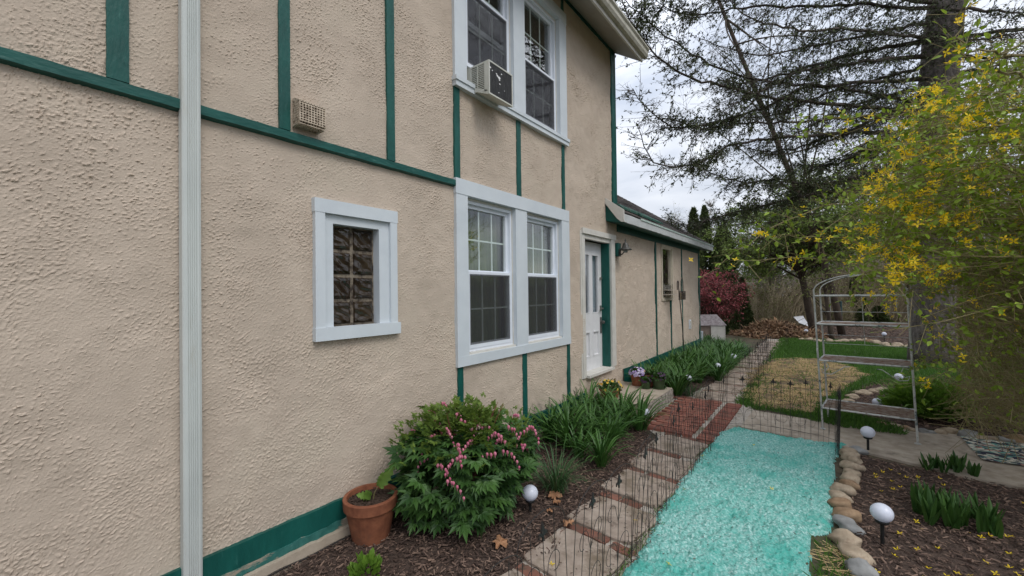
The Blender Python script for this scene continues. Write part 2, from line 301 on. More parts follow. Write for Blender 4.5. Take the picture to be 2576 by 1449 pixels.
        for m_ in mats: me.materials.append(m_)
        me.update(calc_edges=True)
        o=bpy.data.objects.new(name,me); col.objects.link(o)
        if parent: o.parent=parent
        return o
def wo(p):
    x=Vector((0,0,0))
    while p: x+=p.location; p=p.parent
    return x
def tag(o,label=None,cat=None,group=None,kind=None):
    if label: o['label']=label
    if cat: o['category']=cat
    if group: o['group']=group
    if kind: o['kind']=kind
    return o
def thing(name,loc,label,cat,group=None):
    o=bpy.data.objects.new(name,None); col.objects.link(o); o.location=loc; o.empty_display_size=.1
    return tag(o,label,cat,group)
def part(name,parent,loc=(0,0,0)):
    o=bpy.data.objects.new(name,None); col.objects.link(o); o.parent=parent; o.location=loc; return o
def kids(o): return list(o.children)
def dup(o,loc=None,rz=None,sc=None,label=None,parent=None,cache={}):
    c=o.copy(); col.objects.link(c); c.parent=parent
    if loc is not None: c.location=loc
    if rz is not None: c.rotation_euler=(c.rotation_euler[0],c.rotation_euler[1],rz)
    if sc is not None: c.scale=(sc,sc,sc)
    if label: c['label']=label
    if o.name not in cache: cache[o.name]=kids(o)
    for ch in cache[o.name]: dup(ch,parent=c)
    return c
def R(a,b,n=None): return rs.uniform(a,b,n)
# leaf templates
T_DIAMOND=([(0,0,0),(.45,.5,.05),(1,0,-.05),(.45,-.5,.05)],[(0,1,2,3)])
T_LEAF=([(0,0,0),(.35,.28,.06),(.75,.2,.03),(1,0,-.06),(.75,-.2,.03),(.35,-.28,.06),(.4,0,0)],[(0,6,2,1),(6,3,2),(0,5,4,6),(6,4,3)])
T_NARROW=([(0,0,0),(.5,.13,.02),(1,0,0),(.5,-.13,.02)],[(0,1,2,3)])
def lobed(sp):
    V=[(0,0,0)];Fa=[]
    for a,l,wd in sp:
        i=len(V);c,s_=math.cos(a),math.sin(a)
        for (t,q,z) in ((.5*l,wd,.04),(l,0,-.08),(.5*l,-wd,.04)): V.append((t*c-q*s_,t*s_+q*c,z))
        Fa.append((0,i+2,i+1,i))
    return V,Fa
T_TRI=lobed([(0,1,.15),(.55,.72,.13),(-.55,.72,.13),(1.15,.5,.11),(-1.15,.5,.11)])
def trio():                               # three lobed leaflets on one stalk
    V=[];Fa=[]
    for (ox,oy,a,sc) in ((.45,0,0,.6),(.3,.12,1.0,.55),(.3,-.12,-1.0,.55)):
        v,f=T_TRI; c,s_=math.cos(a),math.sin(a); b=len(V)
        V+=[(ox+sc*(x*c-y*s_),oy+sc*(x*s_+y*c),z*sc-.05*abs(a)) for x,y,z in v]; Fa+=[tuple(b+i for i in q) for q in f]
    return V,Fa
T_TRIO=trio()
def star(n,l,wd,drop=0):
    return ([p for i in range(n) for p in ((0,0,0),)+tuple((t*math.cos(a)-q*math.sin(a),t*math.sin(a)+q*math.cos(a),z) for a in (2*PI*i/n,) for (t,q,z) in ((.5*l,wd,drop*.5),(l,0,drop),(.5*l,-wd,drop*.5)))],
            [(4*i,4*i+3,4*i+2,4*i+1) for i in range(n)])
T_FORS=star(4,1,.17,.35)
def sheet(name,poly,z,m,label=None,kind='structure',thick=0):
    b=MB(); n=len(poly)
    if thick: b.prism([(p[0],p[1]) for p in poly],z-thick,z,2)
    else: b.add([(p[0],p[1],z) for p in poly],[tuple(range(n))])
    o=b.build(name,m); return tag(o,label,kind=kind)
def inpoly(x,y,P):
    r=np.zeros(np.shape(x),bool); n=len(P)
    for i in range(n):
        x1,y1=P[i][:2];x2,y2=P[(i+1)%n][:2]
        if y1==y2: continue
        r^=((y1>y)!=(y2>y))&(x<(x2-x1)*(y-y1)/(y2-y1)+x1)
    return r
def scatter(P,n,seed=None):
    P=[(p[0],p[1]) for p in P]; x0=min(p[0] for p in P);x1=max(p[0] for p in P);y0=min(p[1] for p in P);y1=max(p[1] for p in P)
    out=np.zeros((0,2))
    while len(out)<n:
        q=np.stack([R(x0,x1,n),R(y0,y1,n)],1); out=np.concatenate([out,q[inpoly(q[:,0],q[:,1],P)]])
    return out[:n]
# ================================================================== HOUSE
house=thing('house',(0,0,0),'two storey house of rough beige stucco with green timber strips and white window frames','house')
def stucco_field(ny=1400,nz=1120,px=.005):
    ky=np.fft.fftfreq(ny,px)[:,None]; kz=np.fft.fftfreq(nz,px)[None,:]; k=np.hypot(ky,kz)+1e-6; th=np.arctan2(kz,ky)
    def fl(f): 
        g=np.fft.ifft2(np.fft.fft2(rs.randn(ny,nz))*f).real; return g/g.std()
    tot=np.zeros((ny,nz)); wsum=np.zeros((ny,nz)); low=np.exp(-(k/1.1)**2)
    for a in (8,-38,48,95):
        al=rad(a)+PI/2; c2=np.cos(th-al)**2
        f=(k/40)**1.5*np.exp(-(k/72)**2)*np.exp(-((1-c2)/.6)**2)
        ww=np.exp(1.4*fl(low)+(.7 if a==8 else 0)); tot+=fl(f)*ww; wsum+=ww
    iso=fl((k/40)*np.exp(-(k/45)**2)); g=tot/wsum; g=g/g.std()+.8*iso; g/=g.std(); dens=fl(np.exp(-(k/4)**2))*.6+fl(np.exp(-(k/1.)**2))*.5
    amp=.72+.34*np.clip(fl(np.exp(-(k/3)**2))*.6+.4*fl(np.exp(-(k/.6)**2)),-1.3,1.4)
    t1=np.clip((g-.72+.38*dens)/.45,0,1); t1=t1*t1*(3-2*t1); t2=np.clip((iso*.6+g*.6-1.3+.3*dens)/.5,0,1)
    rg=fl((k/40)**1.2*np.exp(-(k/48)**2)); rid=np.clip(1-np.abs(rg)/.42,0,1)*np.clip((g*.5+.5*iso+.25+.4*dens)/.5,0,1)
    h=(t1*.0030+t2*.0030+rid*.0034)*amp+fl(np.exp(-((k-75)/25)**2))*.0003+fl(np.exp(-(k/7)**2))*.0011+fl(np.exp(-(k/1.2)**2))*.003
    return h
HF=stucco_field(); HP=.005
def hs(y,z):
    i=((y+.4)/HP)%(HF.shape[0]-1); j=((z+.2)/HP)%(HF.shape[1]-1); a=i.astype(int);b=j.astype(int);u=(i-a)[:,None];v=(j-b)[None,:]
    f=lambda p,q:HF[np.ix_(p,q)]
    return f(a,b)*(1-u)*(1-v)+f(a+1,b)*u*(1-v)+f(a,b+1)*(1-u)*v+f(a+1,b+1)*u*v
def wallpiece(ys,zs,holes,name,extra=1.):
    ys=np.array(ys);zs=np.array(zs); H=hs(ys,zs)*extra*(1+.16*np.clip(ys-1.5,0,5))[:,None]; ny,nz_=H.shape
    V=np.stack([H,np.repeat(ys[:,None],nz_,1),np.repeat(zs[None],ny,0)],2).reshape(-1,3)
    i,j=np.meshgrid(np.arange(ny-1),np.arange(nz_-1),indexing='ij'); cy=(ys[i]+ys[i+1])/2; cz=(zs[j]+zs[j+1])/2
    keep=np.ones(i.shape,bool)
    for (a,b,c,d) in holes: keep&=~((cy>a)&(cy<b)&(cz>c)&(cz<d))
    i=i[keep];j=j[keep]; b_=i*nz_+j
    return MB().add(V,np.stack([b_,b_+nz_,b_+nz_+1,b_+1],1)).build(name,M['stucco'],house,False)
ys=[-.35]
while ys[-1]<6.6: ys.append(ys[-1]+.0047+.0011*max(0,ys[-1]-.5))
HOLES=[(1.47,2.09,1.44,2.34),(2.86,4.87,1.09,2.74),(2.86,4.85,3.76,5.42),(5.40,6.42,.50,2.58)]
wallpiece(ys,np.arange(.02,5.80,.0058),HOLES,'wall')
wallpiece(np.arange(ys[-1],12.24,.015),np.arange(.02,2.95,.0125),[(8.96,9.71,1.53,2.69)],'wall',1.0)
b=MB(); b.box(-7,-4,0,-6.9,6.6,5.77).box(-6.9,-4,0,-.12,-3.9,5.77).box(-6.9,6.5,0,-.14,6.59,5.77).box(-.1,-3.9,0,.004,-.345,5.76)
b.box(-5,6.6,0,-4.9,12.22,2.95).box(-4.9,12.13,0,-.06,12.22,2.95); b.prism([(-4.95,2.9),(-.06,2.9),(-2.5,4.5)],12.14,12.2,1)
b.build('wall',M['stucco_far'],house)
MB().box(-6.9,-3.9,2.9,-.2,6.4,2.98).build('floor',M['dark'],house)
def strip(y0,y1,z0,z1,nm='timber_strip',m='green',x=.018,lean=0,round_=False):
    b=MB()
    n=max(2,int(max(y1-y0,z1-z0)/.05)); vert=(z1-z0)>(y1-y0)
    V=[];Fa=[]
    if vert:
        for i in range(n+1):
            z=z0+(z1-z0)*i/n; a=R(-.0014,.0014);c=R(-.0014,.0014); dx=R(-.0004,.0004)
            V+=[(-.01,y0+a,z),(x+dx,y0+a,z),(x+dx,y1+c,z),(-.01,y1+c,z)]
    else:
        for i in range(n+1):
            y=y0+(y1-y0)*i/n; a=R(-.0015,.0015);c=R(-.0015,.0015); 
            V+=[(-.01,y,z0+a),(x+.004,y,z0+a+.012),(x+.004,y,z1+c-.012),(-.01,y,z1+c)]
    for i in range(n): Fa+=[(i*4+j,i*4+j+1,i*4+4+j+1,i*4+4+j) for j in range(3)]
    Fa+=[(0,1,2,3),(n*4,n*4+1,n*4+2,n*4+3)]
    return b.add(V,Fa).build(nm,M[m],house)
strip(-3.9,2.785,2.722,2.797,'timber_beam','green_h',.034)
for y0,y1,z0,z1 in ((.412,.495,2.797,5.75),(1.215,1.285,2.797,5.75),(2.04,2.113,2.797,5.75),(2.795,2.868,2.812,3.685),(3.79,3.868,2.812,3.685),(4.81,4.875,2.812,3.685),
                    (4.83,4.90,5.50,5.76),(2.81,2.88,.2,1.015),(3.86,3.94,.2,1.015),(4.885,4.955,.2,1.015),(6.46,6.615,3.16,5.74),
                    (8.55,8.61,.38,2.80),(9.56,9.62,.38,1.50),(10.47,10.53,.38,2.80),(12.15,12.25,.1,2.80)): strip(y0,y1,z0,z1)
MB().box(-.02,6.595,3.1,.020,6.62,5.7).build('corner_board',M['green'],house)
# base
b=MB()
def basestrip(b,y0,y1,z0,z1,x,mi,n=60,r=.004):
    V=[];Fa=[]
    for i in range(n+1):
        y=y0+(y1-y0)*i/n; V+=[(-.01,y,z0+R(-r,r)),(x,y,z0+R(-r,r)),(x-.004,y,z1+R(-r,r)),(-.01,y,z1+R(-r,r)*.5)]
    for i in range(n): Fa+=[(i*4+j,i*4+j+1,i*4+4+j+1,i*4+4+j) for j in range(3)]
    b.add(V,Fa,mi)
basestrip(b,-3.9,5.35,.125,.262,.034,0,100); b.build('baseboard',M['green'],house)
b=MB(); basestrip(b,-3.9,5.30,.075,.127,.048,0,150,.009)
b.build('baseboard_ledge',over(mat('worn_ledge_paint',(.015,.10,.085),(.035,.15,.13),.7,scale=20,bump=.6),(.30,.25,.19),9,.5,.58,stretch=(1,.6,2),fac=.95),house)
b=MB(); basestrip(b,-3.9,5.28,-.02,.078,.085,0,150,.006); b.build('foundation',M['stepstone'],house)
b=MB(); basestrip(b,6.78,12.24,.1,.385,.03,0); b.build('baseboard',M['green'],house)
# ---- block window
def fr(b,y0,y1,z0,z1,w,x0,x1,mi=0,wt=None,wb=None):      # four butted boards round an opening
    wt=wt or w; wb=wb or w
    b.box(x0,y0,z1-wt,x1,y1,z1,mi).box(x0,y0,z0,x1,y1,z0+wb,mi).box(x0,y0,z0+wb,x1-.001,y0+w,z1-wt,mi).box(x0,y1-w,z0+wb,x1-.001,y1,z1-wt,mi); return b
wn=part('window',house); tag(wn,'small glass block window in white frame')
b=MB(); b.box(-.02,1.43,2.29,.040,2.115,2.385).box(-.02,1.435,1.49,.038,1.505,2.29).box(-.02,2.045,1.49,.038,2.11,2.29).box(-.02,1.43,1.40,.044,2.135,1.49)
b.build('frame',M['trim'],wn)
b=MB(); b.box(-.08,1.505,2.225,.012,2.045,2.289).box(-.08,1.505,1.491,.014,1.575,2.225).box(-.08,1.955,1.491,.014,2.0449,2.225)
b.build('inner_frame',M['trim'],wn)
b=MB(); y=[1.575,1.765,1.955]; z=np.linspace(1.491,2.225,5)
for i in range(2):
    for j in range(4):
        y0,y1,z0,z1=y[i]+.007,y[i+1]-.007,z[j]+.007,z[j+1]-.007; V=[]
        for (t,x) in ((0,-.075),(.012,-.055),(.03,-.048),(.05,-.052)): V+=[(x,y0+t,z0+t),(x,y1-t,z0+t),(x,y1-t,z1-t),(x,y0+t,z1-t)]
        Fa=[(q*4+k,q*4+(k+1)%4,q*4+4+(k+1)%4,q*4+4+k) for q in range(3) for k in range(4)]+[(12,13,14,15)]
        b.add(V,Fa)
b.build('glass_block',M['block'],wn)
MB().box(-.10,1.57,1.485,-.066,1.96,2.23).build('mortar',over(mat('block_mortar',(.16,.125,.09),(.25,.21,.16),.7,scale=20),(.03,.02,.015),12,.45,.6),wn)
# ---- double-hung pairs
def sash(parent,y0,y1,z0,z1,x,scr=False,w=.038,rows=2,bottomrail=.05):
    b=MB(); fr(b,y0,y1,z0,z1,w,x-.02,x+.018,0,None,bottomrail); b.build('sash',M['vinyl'],parent)
    gy0,gy1,gz0,gz1=y0+w,y1-w,z0+bottomrail,z1-w
    MB().box(x-.008,gy0-.003,gz0-.003,x-.004,gy1+.003,gz1+.003).build('pane',M['glass'],parent)
    b=MB()
    for k in (1,2): yy=gy0+(gy1-gy0)*k/3; b.box(x-.018,yy-.008,gz0,x-.0095,yy+.008,gz1)
    zz=(gz0+gz1)/2; b.box(x-.0195,gy0,zz-.008,x-.0093,gy1,zz+.008)
    b.build('grille',M['muntin'],parent)
    if scr: MB().box(x+.0185,gy0-.012,gz0-.012,x+.0195,gy1+.012,gz1+.012).build('screen',M['screen'],parent)
def curtain(parent,y0,y1,z0,z1,x,m,amp=.02,fr_=38):
    n=90; V=[];Fa=[]
    for i in range(n+1):
        y_=y0+(y1-y0)*i/n; q=amp*math.sin(y_*fr_+1.5*math.sin(y_*7)); V+=[(x+q*1.2,y_,z0),(x+q*.6,y_,z1)]
    for i in range(n): Fa.append((i*2,i*2+2,i*2+3,i*2+1))
    MB().add(V,Fa).build('curtain',m,parent,True)
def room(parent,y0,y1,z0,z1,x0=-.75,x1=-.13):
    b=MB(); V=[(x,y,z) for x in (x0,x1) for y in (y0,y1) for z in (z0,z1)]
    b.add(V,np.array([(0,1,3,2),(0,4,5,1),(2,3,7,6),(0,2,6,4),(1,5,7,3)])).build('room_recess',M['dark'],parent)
wn=part('window',house); tag(wn,'ground floor pair of sash windows with grilles')
b=MB(); b.box(-.02,2.785,2.665,.040,4.94,2.812).box(-.02,2.79,1.115,.036,2.948,2.665).box(-.02,4.745,1.115,.036,4.945,2.665)
b.box(-.02,2.79,1.018,.038,4.95,1.115).box(-.09,3.735,1.1151,.030,3.955,2.6649)
b.build('frame',M['trim'],wn)
b=MB()
for a,c in ((2.948,3.735),(3.955,4.745)):
    b.box(-.14,a,1.1152,-.0201,a+.012,2.664).box(-.14,c-.012,1.1152,-.0201,c,2.664).box(-.14,a+.012,2.640,-.0201,c-.012,2.664).box(-.14,a+.012,1.1152,.020,c-.012,1.135)
b.build('jamb',M['oldwhite'],wn)
for a,c in ((2.965,3.72),(3.972,4.73)):
    b=MB(); fr(b,a,c,1.136,2.638,.028,-.10,-.022); b.build('liner',M['vinyl'],wn)
    sash(wn,a+.028,c-.028,1.90,2.61,-.075); sash(wn,a+.028,c-.028,1.166,1.935,-.035,True)
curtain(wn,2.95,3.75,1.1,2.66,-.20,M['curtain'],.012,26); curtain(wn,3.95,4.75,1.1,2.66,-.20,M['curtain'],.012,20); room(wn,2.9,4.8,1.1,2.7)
wn=part('window',house); tag(wn,'upstairs pair of sash windows under the eave')
b=MB(); b.box(-.02,2.785,5.34,.040,4.93,5.49).box(-.02,2.79,3.775,.036,2.955,5.34).box(-.02,4.745,3.775,.036,4.925,5.34)
b.box(-.09,3.735,3.7751,.030,3.955,5.3399).box(-.13,2.775,3.735,.070,4.94,3.775).box(-.02,2.785,3.685,.058,4.93,3.735)
b.build('frame',M['trim'],wn)
b=MB()
for a,c in ((2.955,3.735),(3.955,4.745)): b.box(-.14,a,3.7752,-.0201,a+.012,5.339).box(-.14,c-.012,3.7752,-.0201,c,5.339).box(-.14,a+.012,5.318,-.0201,c-.012,5.339)
b.build('jamb',M['oldwhite'],wn)
for a,c in ((2.972,3.72),(3.972,4.73)):
    b=MB(); fr(b,a,c,3.776,5.316,.028,-.10,-.022); b.build('liner',M['vinyl'],wn)
sash(wn,3.0,3.692,4.44,5.288,-.075); sash(wn,3.0,3.692,3.985,4.79,-.035,True)
sash(wn,4.0,4.702,4.49,5.288,-.075); sash(wn,4.0,4.702,3.806,4.52,-.035,True)
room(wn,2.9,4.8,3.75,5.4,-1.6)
curtain(wn,2.95,3.12,3.8,5.33,-.25,M['curtain'],.02,40)
b=MB(); V=[];Fa=[]
for i in range(15): V+=[(-.045+.012*(i%2),2.999+.0035*i,3.806),(-.045+.012*(i%2),2.999+.0035*i,3.985)]
for i in range(14): Fa.append((i*2,i*2+2,i*2+3,i*2+1))
b.add(V,Fa); b.build('filler_panel',M['acwhite'],wn); V=[(x,y+.385,z) for x,y,z in V]; MB().add([(x,3.43+(y-3.384)*5.0,z) for x,y,z in V],Fa).build('filler_panel',M['acwhite'],wn)
# ---- annex window
wn=part('window',house); tag(wn,'narrow single window near the far end')
b=MB(); fr(b,8.93,9.74,1.50,2.71,.055,-.02,.026); fr(b,8.985,9.685,1.555,2.655,.03,-.05,.004); b.build('frame',mat('cream_frame',(.52,.46,.36),(.60,.54,.43),.7,scale=12),wn)
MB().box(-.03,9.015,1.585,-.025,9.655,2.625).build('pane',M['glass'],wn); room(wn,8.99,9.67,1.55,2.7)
# ---- door
MB().box(-.02,5.335,.47,.020,5.425,2.56).box(-.02,6.32,.50,.034,6.44,2.56).box(-.02,5.335,2.56,.042,6.50,2.64).box(-.02,6.441,.50,.02,6.50,2.56).box(-.02,5.30,.47,.012,5.334,2.60)\
  .box(-.05,5.4251,2.495,.012,6.319,2.559).build('door_frame',M['oldwhite'],house)
MB().box(-.2,6.285,.5,.0,6.319,2.494).box(-.2,5.425,.5,0,5.44,2.494).build('door_jamb',M['green'],house)
MB().box(-.2,5.44,.462,.062,6.34,.499).build('threshold',M['oldwhite'],house)
dr=part('door',house); tag(dr,'white panelled door with two narrow curtained panes')
X=-.135; yA,yB=5.441,6.284
gl=[(5.64,5.855),(5.95,6.17)]; b=MB()
zt,zb=2.30,1.375
b.box(X-.04,yA,.5,X,yB,.70).box(X-.04,yA,zt,X,yB,2.49).box(X-.04,yA,1.10,X,yB,zb)
for a,c,z0,z1 in ((yA,gl[0][0],.70,1.10),(gl[0][1],gl[1][0],.70,1.10),(gl[1][1],yB,.70,1.10),(yA,gl[0][0],zb,zt),(gl[0][1],gl[1][0],zb,zt),(gl[1][1],yB,zb,zt)): b.box(X-.04,a,z0,X,c,z1)
for a,c in gl: b.box(X-.038,a,.70,X-.018,c,1.10); fr(b,a,c,.70,1.10,.022,X-.018,X+.006); fr(b,a,c,zb,zt,.012,X-.02,X+.004)
b.build('door_panel',M['doorwhite'],dr)
for a,c in gl:
    MB().box(X-.022,a+.0121,zb+.0121,X-.018,c-.0121,zt-.0121).build('pane',M['glass'],dr)
curtain(dr,5.5,6.26,1.3,2.35,X-.07,M['curtain2'],.014,90)
b=MB(); b.tube([(X,6.235,1.44),(X+.055,6.235,1.44)],.014).tube([(X+.05,6.235,1.44),(X+.055,6.16,1.435)],.011).box(X,6.21,1.40,X+.01,6.26,1.49); b.build('handle',M['brass'],dr)
b=MB(); b.tube([(X,6.235,1.93),(X+.03,6.235,1.93)],.022,12); b.build('lock',M['brass'],dr)
b=MB(); b.box(X,6.215,1.04,X+.012,6.255,1.30).ball((X+.05,6.235,1.22),.028).tube([(X,6.235,1.22),(X+.04,6.235,1.22)],.01); b.build('knob_plate',M['bronze'],dr)
# ---- main eave
def roofslab(b,y0,y1,xe,ze,xr,zr,th=.03): b.prism([(xe,ze),(xr,zr),(xr,zr+th),(xe,ze+th)],y0,y1,1)
def pr(P,y0,y1): return MB().prism(P,y0,y1,1)
pr([(0,5.752),(.45,5.452),(.45,5.47),(0,5.77)],-4,6.64).build('soffit',over(mat('soffit_paint',(.33,.31,.26),(.38,.36,.31),.7,scale=4),(.20,.17,.13),6,.55,.75,fac=.5),house)
pr([(.45,5.445),(.475,5.445),(.475,5.60),(.45,5.60)],-4,6.66).build('fascia',M['oldwhite'],house)
g_=MB(); P=[(.476,5.50),(.53,5.505),(.552,5.545),(.552,5.60),(.575,5.625),(.575,5.65),(.56,5.65),(.54,5.62),(.535,5.56),(.49,5.53),(.49,5.65),(.476,5.65)]
V=[];n=len(P); V=[(x,y,z) for y in (-4,6.70) for x,z in P]
g_.add(V,[(i,(i+1)%n,n+(i+1)%n,n+i) for i in range(n)]+[tuple(range(n)),tuple(range(n,2*n))]); g_.build('gutter',over(mat('gutter_paint',(.40,.38,.31),(.48,.46,.39),.6,scale=4),(.22,.20,.15),9,.52,.7,fac=.7),house)
b=MB(); roofslab(b,-4,6.68,.52,5.66,-3.5,8.4); roofslab(b,-4,6.68,-7.5,5.66,-3.5,8.4); b.build('roof',M['shingle'],house)
pr([(0,5.70),(.028,5.69),(.028,5.755),(0,5.765)],-4,6.6).build('frieze_board',M['green'],house)
pr([(-7,5.77),(0,5.77),(.45,5.60),(-3.5,8.35)],6.55,6.6).build('gable_wall',M['stucco_far'],house)
# ---- annex roof
SL=.66
b=MB(); pr_=[]
nc=30; L=3.75
for c in range(nc):
    x=.31-c*.118; z=2.955+(.31-x)*SL
    y=6.18 if x>.02 else 6.63
    V=[];Fa=[]
    while y<12.58:
        wd=R(.16,.30); y1=min(y+wd,12.58); t=R(.003,.011); i=len(V)
        V+=[(x,y+.002,z+t),(x,y1-.002,z+t),(x-.16,y1-.002,z+.16*SL-.004),(x-.16,y+.002,z+.16*SL-.004),(x,y+.002,z-.008),(x,y1-.002,z-.008)]
        Fa+=[(i,i+1,i+2,i+3),(i,i+4,i+5,i+1)]; y=y1
    b.add(V,Fa)
b.build('annex_roof',M['shingle'],house)
b=MB(); b.prism([(.30,2.92),(0,3.12),(0,3.10),(.28,2.905)],6.2,12.55,1); b.prism([(-.001,3.115),(-2.6,4.83),(-2.6,4.80),(-.001,3.095)],6.62,12.55,1); b.prism([(-2.6,4.83),(-5.3,3.05),(-5.3,3.02),(-2.6,4.80)],6.62,12.55,1); b.build('roof_deck',M['oldwhite'],house)
# wavy fascia board: white with a peeling top edge
V=[];Fa=[];n=50
for i in range(n+1):
    y=6.2+6.36*i/n; q=R(-.004,.004); V+=[(.285,y,2.80+q),(.308,y,2.80+q),(.312,y,2.925+R(-.004,.004)),(.285,y,2.925)]
for i in range(n): Fa+=[(i*4+j,i*4+(j+1)%4,i*4+4+(j+1)%4,i*4+4+j) for j in range(4)]
Fa+=[(0,1,2,3),(n*4,n*4+1,n*4+2,n*4+3)]
MB().add(V,Fa).build('fascia',over(mat('eave_board',(.48,.50,.49),(.56,.58,.58),.6,scale=6),(.10,.22,.18),16,.6,.7,fac=.5),house)
MB().box(.3125,6.9,2.915,.325,12.57,2.945).build('drip_edge',over(mat('drip_edge_paint',(.35,.47,.42),(.55,.62,.58),.5,scale=20),(.08,.20,.15),25,.55,.65),house)
MB().prism([(.0,3.13),(.0,3.215),(.312,2.985),(.312,2.80),(.27,2.80),(.2,2.86)],6.165,6.197,1).build('rake_board',M['oldwhite'],house)
MB().prism([(.0,2.85),(.28,2.795),(.285,2.90),(.0,3.10)],6.20,6.24,1).build('eave_end',M['green'],house)
MB().prism([(.0,2.84),(.284,2.785),(.284,2.80),(.0,2.855)],6.24,12.53,1).build('soffit',M['green'],house)
MB().box(-.005,6.62,2.72,.022,12.25,2.84).build('frieze_board',M['green'],house)
b=MB()
for y0,y1,xo in ((6.35,7.5,.16),(6.55,8.0,.10),(7.1,8.35,.2)):
    x0,x1=xo-.06,xo+.04; z=lambda x:2.975+(.31-x)*SL
    b.prism([(x1,z(x1)),(x0,z(x0)),(x0,z(x0)+.035),(x1,z(x1)+.035)],y0,y1,1)
b.build('roof_flashing',over(mat('weathered_green',(.012,.06,.045),(.03,.10,.075),.8,scale=20,bump=.8),(.12,.14,.11),14,.55,.65),house)
# ---- downspout (corrugated)
b=MB(); P=[]; y0,y1=.696,.782
P.append((0.0,y0)); P.append((.052,y0)); P.append((.058,y0+.006)); P.append((.058,y0+.018))
for k in range(5):
    c=y0+.026+k*.0095; P+=[(.058,c-.003),(.0535,c),(.058,c+.003)]
P+=[(.058,y1-.012),(.052,y1-.001),(0,y1)]
n=len(P); zs=np.linspace(.0,5.6,57); V=[(x+.012+.0006*math.sin(z*3),y+.0008*math.sin(z*2.1),z) for z in zs for x,y in P]
Fa=[(i*n+j,i*n+j+1,i*n+n+j+1,i*n+n+j) for i in range(56) for j in range(n-1)]
ds=b.add(V,Fa).build('downspout',M['spout'],house)
# ---- vent hood
vh=part('vent_hood',house,(0,1.39,2.93))
b=MB(); hx,hy0,hy1,hz0,hz1=.105,1.305,1.475,2.835,3.02
b.prism([(0,hz1),(.03,hz1),(hx,hz1-.035),(hx,hz1-.042),(0,hz1-.02)],hy0,hy1,1).build('cap',M['vent'],vh)
b=MB()
for i in range(10):
    y=hy0+(hy1-hy0)*i/9; b.box(hx-.006,y-.003,hz0+.02,hx,y+.003,hz1-.035); b.box(.004,y-.003,hz0,hx-.022,y+.003,hz0+.006)
    b.prism([(hx-.022,hz0),(hx,hz0+.02),(hx-.006,hz0+.02),(hx-.024,hz0+.006)],y-.003,y+.003,1)
for i in range(9):
    z=hz0+.02+(hz1-.055-hz0)*i/8; b.box(hx-.0065,hy0,z-.003,hx-.0005,hy1,z+.003)
    for y in (hy0,hy1-.006): b.box(.004,y,z-.0028,hx-.006,y+.0055,z+.0028)
for i in range(6):
    x=.01+.085*i/5
    for y in (hy0,hy1-.006): b.box(x-.003,y+.0002,hz0+.01,x+.003,y+.0057,hz1-.03)
    b.box(x-.0028,hy0,hz0+.0005,x+.0028,hy1,hz0+.0055)
b.build('grille',M['vent'],vh)
MB().box(.002,hy0+.02,hz0+.02,.04,hy1-.02,hz1-.04).build('dark_inner_box',mat('hood_inside_shade',(.05,.035,.025),rough=.9),vh)  # dark box whose colour stands for the shade behind the grille
# ---- wall lamp
wl=part('wall_lamp',house,(0,6.6,2.4))
MB().box(.005,6.535,2.30,.055,6.665,2.52).build('backplate',M['green'],wl)
b=MB(); b.tube([(.055,6.6,2.34),(.10,6.6,2.33),(.135,6.6,2.37),(.14,6.6,2.42)],.011).box(.055,6.57,2.30,.07,6.63,2.42); b.build('bracket',M['bronze'],wl)
b=MB(); b.lathe([(.10,-.035),(.105,-.028),(.085,-.01),(.062,.01),(.05,.035),(.042,.07),(.03,.085),(.012,.095),(.010,.115),(.016,.125),(.005,.15),(.001,.17)],(.16,6.6,2.43),20); b.build('shade',M['bronze'],wl,True)
MB().lathe([(.03,-.075),(.036,-.05),(.036,-.02),(.03,0)],(.16,6.6,2.43),14).build('bulb_glass',mat('lamp_glass',(.35,.36,.35),rough=.2,trans=.4),wl,True)
ol=part('outlet_cover',house,(0,11.15,.85)); MB().box(.004,11.07,.74,.03,11.22,.97).build('plate',M['vinyl'],ol); MB().box(.03,11.10,.78,.045,11.19,.85).box(.03,11.10,.87,.045,11.19,.94).build('socket',M['oldwhite'],ol)
# ---- things fixed in and on windows
M['peel']=mat('peel',(.75,.75,.74),rough=.7)
ac=thing('air_conditioner',(.1,3.22,3.775),'window air conditioner with peeling dark coil in the open upstairs window','air conditioner')
y0,y1,z0,z1,x1=3.035,3.415,3.635,3.965,.25
b=MB(); fr(b,y0,y1,z0,z1,.014,x1-.02,x1); b.prism([(-.1,z0+.14),(-.1,z0+.155),(x1-.02,z0+.012),(x1-.02,z0)],y0,y1,1)
b.box(-.1,y0,z1-.012,x1-.021,y1,z1)
b.prism([(-.1,z0+.155),(x1-.021,z0+.012),(x1-.021,z1-.0121),(-.1,z1-.0121)],y1-.012,y1,1)
b.box(x1-.06,y0,z0+.035,x1-.021,y0+.012,z1-.0121).box(-.1,y0,z0+.16,.02,y0+.012,z1-.0121)
b.prism([(-.1,z0+.155),(x1-.021,z0+.012),(x1-.021,z0+.04),(-.05,z0+.16)],y0,y0+.012,1)
b.build('casing',M['acwhite'],ac)
b=MB()
for k in range(15):
    z=z0+.06+k*.018
    b.box(.02 if z>z0+.10 else .06,y0+.001,z,x1-.06,y0+.013,z+.007)
b.box(.098,y0-.001,z0+.10,.106,y0+.010,z1-.02); b.build('side_louvre',M['acwhite'],ac)
MB().box(-.09,y0+.016,z0+.165,x1-.025,y1-.015,z1-.015).build('inner_case',M['accoil'],ac)
b=MB(); b.box(x1-.014,y0+.0145,z0+.0145,x1-.008,y1-.0145,z1-.0145)
for k in range(60):
    yy=y0+.02+k*(y1-y0-.04)/59; b.box(x1-.008,yy-.0012,z0+.016,x1-.004,yy+.0012,z1-.016)
b.build('coil',M['accoil'],ac)
